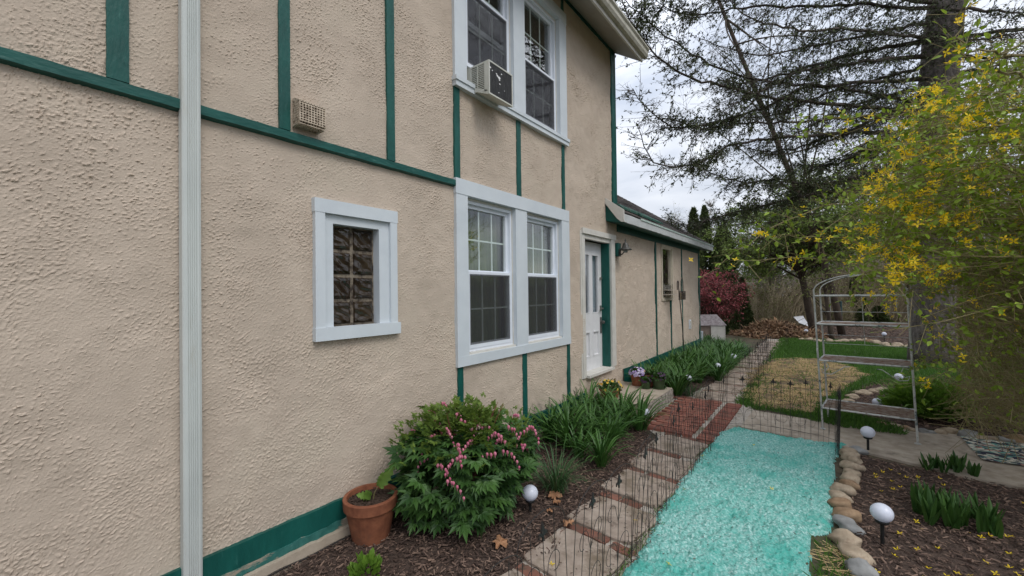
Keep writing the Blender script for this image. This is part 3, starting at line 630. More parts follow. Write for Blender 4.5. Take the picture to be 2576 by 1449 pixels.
for (a,c,s_) in ((3.17,3.86,.022),(3.19,3.85,.03),(3.155,3.875,.014),(3.20,3.83,.012),(3.09,3.88,.010),(3.06,3.90,.018),(3.235,3.90,.012),(3.205,3.79,.014),(3.28,3.75,.007),(3.19,3.70,.010)):
    MB().add([(x1-.0035,a+s_*math.cos(t)*R(.5,1.1),c+s_*.7*math.sin(t)*R(.4,1.1)) for t in np.linspace(0,6.0,8)],[tuple(range(8))]).build('peeling_patch',M['peel'],ac)
wf=thing('window_feeder',(.08,9.35,1.64),'clear ledge bird feeder stuck on the narrow annex window','bird feeder')
b=MB(); b.box(.0,9.05,1.62,.14,9.65,1.64); b.box(-.03,9.05,1.72,.10,9.65,1.735); b.build('tray',mat('feeder_plastic',(.42,.36,.30),(.5,.44,.38),.4,scale=20),wf)
b=MB()
for y in (9.06,9.35,9.63): b.tube([(.03,y,1.64),(.03,y,1.86)],.008)
b.box(-.02,9.05,1.735,.0,9.65,1.84); b.build('back_panel',glass('feeder_clear',(.7,.7,.68),.6,.25,(.4,.38,.34)),wf)
# ================================================================== GROUND
gx_=np.concatenate([np.arange(-160,-30,10),np.arange(-30,34,1.),np.arange(40,170,10)]); sm=lambda t:(lambda q:q*q*(3-2*q))(np.clip(t,0,1))
XX,YY=np.meshgrid(gx_,gx_+10,indexing='ij'); ZZ=-.002-2.6*sm((YY-15.5)/9)*sm((.4-XX)/3.5)   # the drive lies lower than the garden
ii=np.arange(XX.size).reshape(XX.shape); b=MB(); b.add(np.stack([XX,YY,ZZ],2).reshape(-1,3),np.stack([ii[:-1,:-1].ravel(),ii[1:,:-1].ravel(),ii[1:,1:].ravel(),ii[:-1,1:].ravel()],1)); tag(b.build('ground',M['ground']),kind='structure')
def xy(L): return [tuple(G(*p))[:2] for p in L]
def wob(P,r=.02,step=.12):            # an outline with small waves
    o=[]
    for i in range(len(P)):
        a=np.array(P[i][:2],float);c=np.array(P[(i+1)%len(P)][:2],float);n=max(1,int(np.linalg.norm(c-a)/step))
        for k in range(n): o.append(tuple(a+(c-a)*k/n+R(-r,r,2)))
    return o
BEDL=wob([(.09,-.4),(1.24,-.4),(1.24,2.2),(1.27,3.6),(1.2,4.7),(.95,5.1),(.85,5.44),(.09,5.44)])
sheet('mulch_bed',BEDL,.006,M['mulch_base'])
BEDF=wob([(.035,6.78),(.85,6.76),(1.1,8),(1.3,11),(1.35,14.2),(-1.5,14.2),(-1.5,12.3),(.035,12.3)],.03,.2); sheet('mulch_bed',BEDF,.006,M['mulch_base'])
# lawn, straw patch
LAWN=wob([(1.7,6.95),(2.74,6.68),(3.1,7.5),(3.0,8.4),(3.5,9.7),(4.4,10.4),(9,10.6),(9,13.5),(5.4,15.4),(4.3,16.9),(3.3,17.4),(1.5,17.2),(1.6,12)],.05,.3)
sheet('lawn',LAWN,.004,M['lawn_base'])
LAWN2=[(6,11),(12,10),(14,22),(5,24),(3,19)]
STRAW=wob(xy([(1950,905),(2040,902),(2120,918),(2185,945),(2150,965),(2100,990),(2070,1010),(2060,1045),(1900,1026),(1872,985),(1885,930)]),.07,.2)
sheet('straw_patch_ground',STRAW,.008,M['straw_base'])
BEDR=wob([(2.9,1.0),(2.95,5.55),(3.7,5.4),(6.5,5.1),(6.5,1.0)],.015); sheet('mulch_bed',BEDR,.006,M['mulch_base'])
BEDM=wob(xy([(2120,1005),(2165,972),(2230,955),(2290,958),(2420,930),(2700,960),(2800,1100),(2576,1108),(2400,1088),(2250,1070),(2160,1052)]),.04,.3); sheet('mulch_bed',BEDM,.0065,M['mulch_base'])
BEDB=wob(xy([(1935,846),(2150,853),(2260,866),(2330,880),(2420,885),(2520,880),(2500,825),(2300,812),(2050,818),(1960,832)]),.1,.6); sheet('mulch_bed',BEDB,.0065,M['mulch_base'])
# concrete walk
WALK=[(1.93,5.80),(2.9,5.70),(3.8,5.42),(6.5,5.1),(6.5,7.25),(4.4,7.08),(3.6,6.86),(2.75,6.62),(1.95,6.70)]
tag(MB().prism([(x,y) for x,y in WALK],-.03,.022,2).build('concrete_walk',M['concrete']),kind='structure')
# path: slabs with bricks between
b=MB(); b.add([(x,y,.004) for x,y in wob([(1.2,-.3),(1.82,-.3),(1.80,5.05),(1.93,5.1),(1.95,6.95),(1.72,7.0),(1.66,16.8),(1.15,16.8),(1.0,7.0),(.84,6.75),(.84,5.4),(1.18,4.9)],.03)],[tuple(range(10))])
pl=wob([(1.2,-.3),(1.82,-.3),(1.80,5.05),(1.93,5.1),(1.95,6.95),(1.72,7.0),(1.66,16.8),(1.15,16.8),(1.0,7.0),(.84,6.75),(.84,5.4),(1.18,4.9)],.02,.1)
sheet('path_bedding',pl,.0045,M['mortar'])
def slab(b,x0,x1,y0,y1,z=.03,r=.022,rot=0):
    P=[];n=7
    cor=[(x0,y0),(x1,y0),(x1,y1),(x0,y1)]
    for i in range(4):
        a=np.array(cor[i]);c=np.array(cor[(i+1)%4])
        for k in range(n):
            t=k/n; q=a+(c-a)*t+R(-r,r,2)*.5
            if k==0: q=q+(np.array([(x0+x1)/2,(y0+y1)/2])-q)*.05
            P.append(q)
    P=np.array(P); c=P.mean(0); cs,sn=math.cos(rot),math.sin(rot); P=c+(P-c)@np.array([[cs,sn],[-sn,cs]])
    b.prism([tuple(p) for p in P],-.02,z-.006,2); Q=c+(P-c)*.975; k=len(P)
    b.add([(p[0],p[1],z-.006) for p in P]+[(p[0],p[1],z) for p in Q],[(i,(i+1)%k,k+(i+1)%k,k+i) for i in range(k)]+[tuple(range(k,2*k))])
b=MB(); br=MB(); seams=[-.2,.35,.92,1.48,2.05,2.64,3.22,3.82,4.40,5.02]
for i in range(len(seams)-1):
    slab(b,1.22+R(-.02,.02),1.74+R(-.02,.02),seams[i]+.07,seams[i+1]-.05,.022+R(0,.014),rot=-.12+R(-.02,.02))
    yb=seams[i+1]
    for k in range(3):
        x=1.24+k*.185+R(-.015,.015); yy=yb+.01-(x-1.45)*.12
        if k==2 and i%2: continue
        slab(br,x,x+.17,yy-.045,yy+.04,.016+R(-.006,.006),.012,rot=-.12+R(-.06,.06))
y=7.0
while y<16:
    l=R(.5,.62); dx=.02*math.sin(y)
    slab(b,1.07+dx+.012*(y-7),1.62+dx,y+.03,y+l-.04,.022+R(-.004,.006)); 
    for k in range(3): slab(br,1.09+k*.18,1.25+k*.18,y+l-.03,y+l+.05,.014+R(-.005,.004),.012)
    y+=l+.09
tag(b.build('path',M['slab']),kind='structure'); tag(br.build('path_bricks',M['brick_path']),kind='structure')
b=MB(); y=5.10
row=0
while y<6.93:
    x=.90 if row%2 else .80; x+=R(-.01,.01)
    while x<1.50:
        x1=min(x+.205,1.53); 
        if not (x<.86 and y<6.75): slab(b,x,x1-.010,y,y+.066,.024+R(-.004,.004)+.008*math.sin(3*x+2*y),.007,rot=R(-.03,.03))
        x=x1
    y+=.078; row+=1
y=5.06
while y<6.90: slab(b,1.58,1.78,y,y+.068,.024+R(-.004,.004),.006,rot=R(-.03,.03)); y+=.078
x=1.80
tag(b.build('brick_paving',M['brick']),kind='structure')
# sprayed seed mulch
TP=[(2.69,.2),(1.86,.2),(1.84,1.5)]+xy([(1570,1449),(1602,1400),(1632,1345),(1658,1290),(1688,1240),(1722,1195),(1760,1150),(1788,1112),(1808,1090),(1850,1077),(1895,1086),(1945,1096),(2010,1107),(2080,1116),(2150,1122),(2112,1135),(2098,1160),(2100,1200),(2096,1260),(2095,1320),(2088,1345),(2040,1350),(2036,1449)])
TPw=wob(TP,.012,.07); st=.0125
gx=np.arange(1.70,3.1,st); gy=np.arange(.2,5.95,st); X_,Y_=np.meshgrid(gx,gy,indexing='ij')
dmin=np.full(X_.shape,9.); P_=np.array(TPw)
for i in range(len(P_)):
    a=P_[i];c=P_[(i+1)%len(P_)]; d=c-a; t=np.clip(((X_-a[0])*d[0]+(Y_-a[1])*d[1])/(d@d+1e-9),0,1)
    dmin=np.minimum(dmin,np.hypot(X_-a[0]-t*d[0],Y_-a[1]-t*d[1]))
ins=inpoly(X_,Y_,TPw); sdist=np.where(ins,dmin,-dmin)
fy=np.fft.fftfreq(len(gx),st)[:,None];fz=np.fft.fftfreq(len(gy),st)[None]; kk=np.hypot(fy,fz)+1e-6
def fn(f): g=np.fft.ifft2(np.fft.fft2(rs.randn(len(gx),len(gy)))*f).real; return g/g.std()
Z=.028*np.clip(sdist/.05,-.6,1)**1 + np.where(ins,1,0)*(fn(np.exp(-((kk-16)/11)**2))*.0062+fn(np.exp(-((kk-5)/3)**2))*.004+fn(np.exp(-((kk-36)/8)**2))*.0026)
ij=np.arange(X_.size).reshape(X_.shape); keep=(sdist>-st*1.0); kf=keep[:-1,:-1]&keep[1:,1:]&keep[1:,:-1]&keep[:-1,1:]
Fq=np.stack([ij[:-1,:-1][kf],ij[1:,:-1][kf],ij[1:,1:][kf],ij[:-1,1:][kf]],1)
tag(MB().add(np.stack([X_,Y_,Z+.004],2).reshape(-1,3),Fq).build('seeded_ground',M['teal'],None,True),kind='structure')
# ------------------------------------------------------------------ loose stuff on the ground
def chips(poly,n,l0,l1,z=.008,zr=.02,name='bark_mulch',m='chip',w=.28,th=.12,tilt=.35,near=None):
    p=scatter(poly,n); 
    if near is not None: p=p[rs.rand(len(p))<near(p)]
    k=len(p); L=R(l0,l1,k); a=R(0,2*PI,k); e=R(-tilt,tilt,k)
    d=np.stack([np.cos(a)*np.cos(e),np.sin(a)*np.cos(e),np.sin(e)],1); c=np.stack([p[:,0],p[:,1],z+R(0,zr,k)],1)
    ro=R(-.5,.5,k); n0=np.stack([np.sin(ro)*-np.sin(a),np.sin(ro)*np.cos(a),np.cos(ro)],1)
    T=([(-.5,-w/2,0),(.5,-w/3,0),(.5,w/3,0),(-.5,w/2,0),(-.42,-w/3,th),(.45,-w/4,th),(.4,w/4,th),(-.45,w/3,th)],[(4,5,6,7),(0,1,5,4),(1,2,6,5),(2,3,7,6),(3,0,4,7)])
    return tag(MB().leaves(c,d,n0,L,T).build(name,M[m]),kind='stuff')
chips(BEDL,17000,.012,.042); chips(BEDR,26000,.012,.045); chips(BEDF,3500,.02,.05); chips(BEDM,9000,.02,.055); chips(BEDB,5000,.04,.10)
chips(wob([(1.0,-.2),(1.3,-.2),(1.32,3),(1.3,4.9),(1.15,5)],.05),1500,.012,.035,z=.02); chips(wob([(1.70,.8),(1.83,.8),(1.80,5.0),(1.70,5.0)],.03),900,.01,.025,z=.01,name='dirt_crumbs')
def blades(poly,n,h0,h1,wd,name,m='grass',lean=.5,clump=0):
    p=scatter(poly,n)
    if poly is LAWN: p=p[~inpoly(p[:,0],p[:,1],STRAW)|(rs.rand(len(p))<.02)]
    if clump: 
        f=np.sin(p[:,0]*7+3*np.sin(p[:,1]*2.3))*np.sin(p[:,1]*5+2*np.sin(p[:,0]*3))+.5*np.sin(p[:,0]*17)*np.sin(p[:,1]*13); p=p[rs.rand(len(p))<np.clip(.5+f*clump,0,1)]
    k=len(p); a=R(0,2*PI,k); l=R(0,lean,k); d=np.stack([np.cos(a)*np.sin(l),np.sin(a)*np.sin(l),np.cos(l)],1)
    nn=np.stack([-np.sin(a),np.cos(a),0*a],1)+R(-.3,.3,(k,3))
    T=([(0,-wd/2,0),(0,wd/2,0),(.6,wd*.35,.04),(1,0,.12),(.6,-wd*.35,.04)],[(0,4,2,1),(4,3,2)])
    return tag(MB().leaves(np.stack([p[:,0],p[:,1],0*a],1),d,nn,R(h0,h1,k),T).build(name,M[m]),kind='stuff')
LAWNX=STRAW
blades(LAWN,62000,.04,.085,.16,'grass',lean=.8)
blades(wob(xy([(2040,1062),(2120,1080),(2270,1098),(2250,1078),(2120,1040),(2060,1040)]),.02),2500,.05,.13,.12,'grass',lean=.9)
blades(wob([(1.70,2.0),(1.82,2.0),(1.80,5.0),(1.71,5.0)],.04),1500,.02,.06,.12,'grass',lean=1.2,clump=.5)
blades(wob([(1.7,6.9),(2.74,6.66),(2.7,6.95),(1.9,7.2),(1.75,9.5),(1.68,9.5)],.06),2500,.03,.09,.12,'grass',lean=1.,clump=.4)
blades(STRAW,2600,.04,.10,.12,'grass',lean=1.,clump=.7)
blades(wob([(2.70,2.0),(2.88,2.0),(2.88,3.5),(2.72,3.45)],.02),700,.03,.09,.10,'grass',lean=1.2)
def straws(poly,n,l0,l1,name='straw'):
    p=scatter(poly,n); f=np.sin(p[:,0]*9+2*np.sin(p[:,1]*4))*np.sin(p[:,1]*6+1.5*np.sin(p[:,0]*5))+.5*np.sin(p[:,0]*21+p[:,1]*7)*np.sin(p[:,1]*17); p=p[rs.rand(len(p))<np.clip(.42+f*.9,.03,1)]
    k=len(p); a=rs.normal(.2,.9,k); L=R(l0,l1,k); e=R(-.12,.12,k); c=np.stack([p[:,0],p[:,1],R(.012,.035,k)],1); d=np.stack([np.cos(a),np.sin(a),e],1)*L[:,None]/2
    return tag(MB().sticks(c-d,c+d,.0021,.0015).build(name,M['straw']),kind='stuff')
straws(STRAW,10000,.07,.2); straws(wob([(2.69,2.0),(2.9,2.0),(2.88,3.5),(2.72,3.45)],.02),260,.05,.14)
# ================================================================== THINGS ON THE GROUND
tag(MB().prism([(.001,5.46),(.84,5.50),(.85,6.70),(.83,6.73),(.001,6.75)],0,.185,2).build('door_step',M['stepstone']),'low pale concrete slab step below the white door','step')
o=bpy.data.objects['door_step']
b=MB()   # rough broken front of the step
V=[];n=60
for i in range(n+1):
    y=5.50+1.2*i/n
    for j in range(7): V.append((.845+.01*(y-5.5)/1.2+.012*rs.rand()*(1 if 0<j<6 else .3),y,.002+.18*j/6))
b.add(V,[(i*7+j,i*7+7+j,i*7+8+j,i*7+j+1) for i in range(n) for j in range(6)]); b.build('step_face',M['stepside'],o)
# rocks
ORD='first second third fourth fifth sixth seventh eighth ninth tenth eleventh twelfth thirteenth fourteenth fifteenth sixteenth seventeenth eighteenth nineteenth twentieth'.split()
def ico(sub=2):
    import bmesh
    bm=bmesh.new(); bmesh.ops.create_icosphere(bm,subdivisions=sub,radius=1); V=np.array([v.co[:] for v in bm.verts]); Fq=np.array([[v.index for v in f.verts] for f in bm.faces]); bm.free(); return V,Fq
IV,IF=ico(3)
def rock(x,y,w,l,h,rz,m,label,group):
    V=IV.copy(); d=rs.randn(5,3); 
    r=1+sum(.10*np.sin(V@(dd*2.1)+R(0,6)) for dd in d)+sum(.028*np.sin(V@(dd*4.5)+R(0,6)) for dd in d)
    V=V*r[:,None]; V=np.sign(V)*np.abs(V)**.94; V*=np.array([w/2,l/2,h/2]); c,s_=math.cos(rz),math.sin(rz)
    V=np.stack([V[:,0]*c-V[:,1]*s_,V[:,0]*s_+V[:,1]*c,V[:,2]],1)
    o=MB().add(V,IF).build('rock',M[m],None,True); o.location=(x,y,h*.27); o.rotation_euler=(R(-.15,.15),R(-.15,.15),0)
    return tag(o,label,'stone',group)
s8=.83854
def C3(cx,cy): return ((1900+cx/2.198)*s8,(1180+cy/2.198)*s8)
mats=['rock','rock','rockgrey','rock','rockbrown','rock','rockbrown']
lst=[(1475,372,100),(1432,402,130),(1455,440,95),(1440,478,125),(1440,520,100),(1435,558,125),(1432,590,95),(1378,628,125),(1362,668,125),(1368,722,135),(1392,792,165),(1410,862,150),(1400,960,165),(1480,1058,180),(1500,1150,185)]
desc=['grey stone at the far end of the row beside the green strip','broad rounded tan stone, second from the far end of the green strip','small tan stone, third from the far end of the green strip','angular tan stone, fourth from the far end of the green strip','flat buff stone, fifth from the far end of the green strip','pale angular stone midway along the green strip','thin brown stone, seventh from the far end of the green strip','flat tan stone leaning over the edge of the green strip','buff stone, ninth from the far end of the green strip','chunky tan brown stone, tenth from the far end of the green strip','long smooth brown stone beside the front globe light','grey brown domed stone just nearer than the long brown one','large round banded tan stone at the corner of the green strip','big flat topped tan boulder below the round banded stone','grey white veined stone nearest the camera in the edging row']
mt=['rockgrey','rock','rock','rock','rock','rock','rockbrown','rock','rock','rockbrown','rockbrown','rockgrey','rock','rock','rockgrey']
for (cx,cy,wd),dsc,mm in zip(lst,desc,mt):
    p=G(*C3(cx,cy),.04); D=(p-CAM).dot(fw); w_=wd/2.198*s8*D/F
    rock(p.x,p.y,w_*1.0,w_*.72,w_*.62,R(-.25,.15)-.15,mm,dsc,'stones edging the green strip')
i=0
for (cx,cy,wd) in ((1640,200,80),(1720,213,75),(1790,222,75),(1845,237,70),(1915,245,75),(1965,250,60),(2015,250,75),(2095,250,95),(2205,272,115),(2290,288,80),(2370,292,60),(2440,300,80),(2530,300,120),(2640,300,100)):
    p=G(*C3(cx,cy),.04); D=(p-CAM).dot(fw); w_=wd/2.198*s8*D/F
    dd=['dark flat stone under the metal rack','small tan stone under the right end of the rack','second tan stone behind the right rack leg','pale rounded stone touching the right rack leg','blue grey stone just right of the rack leg','thin slate grey stone right of the rack','buff stone third right of the rack leg','large pale oval stone behind the walk','big grey oval stone near the braided rug','mossy stone behind the corner of the rug','small white topped stone behind the rug','greenish stone behind the rug','flat reddish tan block stone behind the rug','stone at the right edge behind the rug'][i]
    rock(p.x,p.y,w_,w_*.7,w_*.6,R(-.3,.3),['rockbrown','rock','rockbrown','rock','rockgrey','rockgrey','rock','rock','rockgrey','rock','rock','rockgrey','rockbrown','rock'][i],dd,'stones along the far side of the walk'); i+=1
def C2(cx,cy): return ((2500+cx/2.899)*s8,(900+cy/2.899)*s8)
nm=['large pale stone at the left tip of the middle bed','pale stone seen through the bottom rack shelf','low pale stone','flat buff stone','long cream stone','pale stone fifth','pale stone sixth','last pale stone']
for i,(cx,cy,wd) in enumerate(((125,872,120),(160,912,105),(168,832,90),(210,795,80),(280,795,95),(340,782,70),(390,772,75),(445,768,80))):
    p=G(*C2(cx,cy),.05); D=(p-CAM).dot(fw); w_=wd/2.899*s8*D/F
    rock(p.x,p.y,w_,w_*.75,w_*.55,R(-.3,.3),'rock',(nm[0] if i==0 else nm[1] if i==1 else 'pale round stone, %s from the left round the middle mulch bed'%ORD[i]),'stones round the middle bed')
def CA(cx,cy): return ((2080+cx/4.155)*s8,(760+cy/4.155)*s8)
for i,(cx,cy,wd) in enumerate(((1350,1070,70),(1440,1078,90),(1545,1092,95),(1610,1090,60),(1700,1095,90),(1790,1098,70),(1870,1098,100),(1970,1092,90),(2060,1088,90),(2140,1085,80),(2202,1100,95),(2292,1122,115),(2382,1142,100),(2450,1152,50),(2500,1156,80),(2570,1155,90))):
    p=G(*CA(cx,cy+14)); D=(p-CAM).dot(fw); w_=wd/4.155*s8*D/F
    rock(p.x,p.y,w_,w_*.6,w_*.62,R(-.3,.3),'rock' if i!=10 else 'rockbrown','reddish tan stone, tallest in the far row' if i==10 else 'low tan stone, %s from the left at the far edge of the lawn'%ORD[i],'stones at the far edge of the lawn')
for i,(cx,cy,wd) in enumerate(((480,402,60),(560,400,80),(640,405,60),(730,408,70),(800,415,70),(880,430,80),(960,445,80),(1040,470,80))):
    p=G(*C2(cx,cy+8)); D=(p-CAM).dot(fw); w_=wd/2.899*s8*D/F
    rock(p.x,p.y,w_,w_*.6,w_*.55,R(-.3,.3),'rock','low tan stone, %s from the left in the row behind the yellow shrub'%ORD[i],'stones running behind the shrub')
# globe lights
LM=[(1328,1240,1292,'white globe light beside the pink flowering bush'),(1727,952,990,'globe light nearest the end of the step, in front of the far plant bed'),(1802,921,955,'middle globe light along the far plant bed'),(1842,897,930,'globe light half hidden by leaves farthest along the house bed'),
    (2026,832,850,'far globe light beside the brush pile'),(2222,840,861,'far globe light seen between the rack shelves'),(2258,948,978,'globe light under the middle shelf of the rack, behind the fern'),(2206,1012,1026,'low globe light sitting on the middle mulch bed'),(2178,1087,1137,'globe light at the end of the stones by the concrete walk'),(2210,1290,1376,'largest and nearest globe light on the right mulch bed'),(1617,1037,1075,'globe light almost hidden in long leaves by the step')]
for k,(px,pc,pb,lb) in enumerate(LM):
    g=G(px+(pb-pc)*.12,pb); D=(g-CAM).dot(fw); zc=A(px,pc,D).z; r=.062
    t=thing('globe_light',g,lb,'garden light','solar globe lights')
    c=(g.x,g.y,zc); MB().ball(c,r,20,14,0,(1,1,.94)).build('globe',M['globe'],t,True)
    MB().lathe([(.02,-.074),(.036,-.066),(.040,-.052),(.030,-.048)],c,18).build('collar',M['blackplastic'],t,True)
    MB().tube([(g.x,g.y,-.01),(g.x,g.y,zc-.055)],.011,8).build('stake',M['blackplastic'],t)
# ------------------------------------------------------------------ wire garden fence
fp=thing('wire_fence',(0,0,0),'x','wire fence','black wire garden fence panels')
def bezp(P,n=14):
    P=[np.array(p,float) for p in P]; o=[]
    for t in np.linspace(0,1,n):
        Q=P
        while len(Q)>1: Q=[a+(c-a)*t for a,c in zip(Q,Q[1:])]
        o.append(tuple(Q[0]))
    return o
Wd=.40; H=.74; r=.0020
b=MB(); top=H-.10
b.tube([(0,0,-.05),(0,0,top)]+[(Wd/2-Wd/2*math.cos(a),0,top+.10*math.sin(a)) for a in np.linspace(.15,PI-.15,11)]+[(Wd,0,top),(Wd,0,-.05)],r,5); b.build('arch_frame',M['black'],fp)
b=MB(); 
for x,z in ((Wd*.25,top+.068),(Wd*.75,top+.068)): b.tube([(x,0,.04),(x,0,z)],r*.85,5)
b.tube([(Wd/2,0,-.05),(Wd/2,0,top-.02)],r,5); b.tube([(0,0,.10),(Wd,0,.10)],r*.85,5); b.build('rods',M['black'],fp)
for z0,sc in ((.12,1.),(.40,.75)):
    for s_ in (-1,1):
        x0=Wd/2; P=[(x0,0,z0)]+[(x0+s_*(Wd*.24-Wd*.21*sc*math.cos(a)*(1-.10*a)),0,z0+.10*sc+Wd*.21*sc*math.sin(a)*(1-.09*a)) for a in np.linspace(-.1,5.0,16)]
        MB().tube(P,r*.85,5).build('scroll',M['black'],fp)
b=MB(); z=top-.02; x=Wd/2
b.prism([(x-.004,z-.01),(x+.004,z-.01),(x+.005,z+.01),(x+.014,z+.035),(x,z+.075),(x-.014,z+.035),(x-.005,z+.01)],-.004,.004,1)
for s_ in (-1,1): b.prism([(x,z+.012),(x+s_*.016,z+.030),(x+s_*.034,z+.028),(x+s_*.036,z+.008),(x+s_*.026,z+.018),(x+s_*.014,z+.012)],-.0035,.0035,1)
b.build('finial',M['black'],fp)
pts=[(1.80,.62)]; z=0
while pts[-1][1]<5.45: 
    z+=1; pts.append((1.79+(.010 if z%2 else -.010)+R(-.012,.012),pts[-1][1]+.375))
segs=[(pts[i],pts[i+1]) for i in range(len(pts)-1)]
far=[tuple(G(*p))[:2] for p in ((1832,1086),(1914,1090),(1992,1104),(2058,1117),(2112,1134))]
segs+=[(far[i],far[i+1]) for i in range(4)]
segs+=[((far[1][0]+.1,far[1][1]+.03),(far[1][0]+.48,far[1][1]-.02))]
y=7.6; q=0
while y<11.3: segs.append(((1.74+(.06 if q%2 else -.06),y),(1.74+(-.06 if q%2 else .06),y+.34))); y+=.35; q+=1
segs+=[((2.86,5.6),(2.87,5.24)),((2.88,5.62),(2.84,5.25))]
segs+=[((1.80,14.6),(1.85,14.95))]
nl=len(pts)-1
ORD='first second third fourth fifth sixth seventh eighth ninth tenth eleventh twelfth thirteenth fourteenth fifteenth sixteenth'.split()
lab=lambda i: (ORD[i]+' wire fence panel from the camera along the left edge of the green strip' if i<nl else ORD[i-nl]+' wire fence panel from the left between the green strip and the concrete walk' if i<nl+5 else ORD[i-nl-5]+' wire fence panel beyond the brick paving along the far path' if i<len(segs)-3 else ('outer' if i%2 else 'inner')+' folded wire fence panel at the far right corner of the green strip' if i<len(segs)-1 else 'lone wire panel standing at the lawn edge')
for i,(a,c) in enumerate(segs):
    o=fp if i==0 else dup(fp)
    o.location=(a[0],a[1],0 if i!=len(segs)-1 else 0); an=math.atan2(c[1]-a[1],c[0]-a[0]); o.rotation_euler=(R(-.07,.07),R(-.03,.03),an); L=math.hypot(c[0]-a[0],c[1]-a[1])/Wd
    o.scale=(L,1,R(.93,1.05)); o['label']=lab(i)
# ------------------------------------------------------------------ metal rack
fl,frt,bl,brt=[np.array(G(*p)) for p in ((2070,1083),(2309,1122),(2084,1058),(2306,1090))]
for p in (fl,frt,bl,brt): p[2]=.022
rk=thing('plant_rack',tuple((fl+brt)/2)[:2]+(.022,),'tall empty worn metal plant rack with four tiers and arched top on the walk','shelf rack')
lean=-np.array(r0)*.047
def rp(c,z): 
    return c+lean*z+np.array([0,0,z])
bk=.34
def back(z): return (fl+(bl-fl)*(1 if z<.9 else .92)),(frt+(brt-frt)*(1 if z<.9 else .92))
for nmn,c,h in (('leg',fl,1.69),('leg',frt,1.69),('leg',bl,1.66),('leg',brt,1.66)):
    b=MB(); b.tube([tuple(rp(c,z)) for z in (.0,.5,1.0,h)],.0098,8); b.lathe([(.028,0),(.028,.006),(.012,.010)],tuple(c),14); b.build(nmn,M['shelfmetal'],rk,False)
for z in (.255,.83,1.27):
    q=[rp(fl,z),rp(frt,z),rp(brt,z),rp(bl,z)]; b=MB()
    for i in range(4): 
        a,c=q[i],q[(i+1)%4]; b.tube([a,c],.0105,4)
    b.build('shelf_frame',M['shelfmetal'],rk)
    b=MB(); 
    for t in np.linspace(.015,.985,70): b.sticks([q[0]+(q[1]-q[0])*t],[q[3]+(q[2]-q[3])*t],.0022,.0022,3)
    for t in np.linspace(.04,.96,26): b.sticks([q[0]+(q[3]-q[0])*t],[q[1]+(q[2]-q[1])*t],.0022,.0022,3)
    b.build('mesh_shelf',M['rust'],rk)
b=MB()
for a,c in ((fl,frt),(bl,brt)): b.tube([rp(a,1.61),rp(c,1.61)],.010,6)
for a,c in ((fl,bl),(frt,brt)): b.tube([rp(a,1.61),rp(c,1.61)],.008,6); b.tube([rp(a,.255),rp(a,.255)+(c-a)*.01],.008,5)
b.build('top_rail',M['shelfmetal'],rk)
b=MB()
for a,c in ((fl,frt),(bl,brt)):
    P=bezp([rp(a,1.69)-np.array([0,0,.06]),rp(a,1.74),rp(a+(c-a)*.02,1.78),rp(a+(c-a)*.18,1.78),rp(a+(c-a)*.28,1.88),rp(a+(c-a)*.5,1.92),rp(a+(c-a)*.72,1.88),rp(a+(c-a)*.82,1.78),rp(a+(c-a)*.98,1.78),rp(c,1.74),rp(c,1.63)],30); b.tube(P,.0072,6)
b.build('arched_top',M['shelfmetal'],rk,True)
b=MB()
for z in (.99,1.10,1.40): b.tube([rp(bl,z),rp(brt,z)],.0035,5)
for t,z0,z1 in ((.5,.99,1.27),(.5,1.27,1.61),(.12,1.40,1.61),(.88,1.40,1.61)): b.tube([rp(bl+(brt-bl)*t,z0),rp(bl+(brt-bl)*t,z1)],.004,5)
b.build('back_wires',M['shelfmetal'],rk)
b=MB()
for a,c in ((fl,frt),(frt,fl)):
    e=(c-a); P=[rp(a+e*.04,.80),rp(a+e*.09,.815),rp(a+e*.115,.76),rp(a+e*.08,.71),rp(a+e*.03,.73),rp(a+e*.05,.68),rp(a+e*.14,.67),rp(a+e*.22,.72),rp(a+e*.30,.775),rp(a+e*.36,.78)]; b.tube(P,.0055,6)
for a in (fl,frt): 
    o_=a-(bl-fl)*.06; b.tube([rp(a,.83),rp(o_,.87),rp(o_,.96),rp(a,.98),rp(a+(bl-fl)*.03,.93)],.007,6)
b.build('scroll_brackets',M['shelfmetal'],rk,True)
# rug
rg=[tuple(G(*p))[:2] for p in ((2415,1105),(2472,1166))]
a,c=np.array(rg[0]),np.array(rg[1]); e=np.array([1.0,.10]); n=30; V=[];
for i in range(41):
    for j in range(16): p=a+(c-a)*j/15+e*1.15*i/40; V.append((p[0],p[1],.034+.004*math.sin(i*.9+j*.5)+.002*math.sin(j*1.4)))
tag(MB().add(V,[(i*16+j,i*16+j+1,i*16+17+j,i*16+16+j) for i in range(40) for j in range(15)]).build('braided_rug',M['rug'],None,True),'multicoloured braided rug lying on the concrete walk','rug')
tag(chips(wob(TP,.0),260,.006,.022,z=.034,zr=.004,name='debris'),kind='stuff'); chips(wob([(1.25,-.2),(1.75,-.2),(1.74,5)],.03),420,.006,.02,z=.036,zr=.003,name='debris')
# cable along the wall base
tag(MB().tube([(.11+.02*math.sin(y*4)+.05*max(0,1.2-y),y,.018+.012*math.sin(y*7)**2) for y in np.arange(-.3,2.6,.06)],.006,6).build('cable',M['black'],None,True),'thin black cable lying along the foot of the house wall','cable')
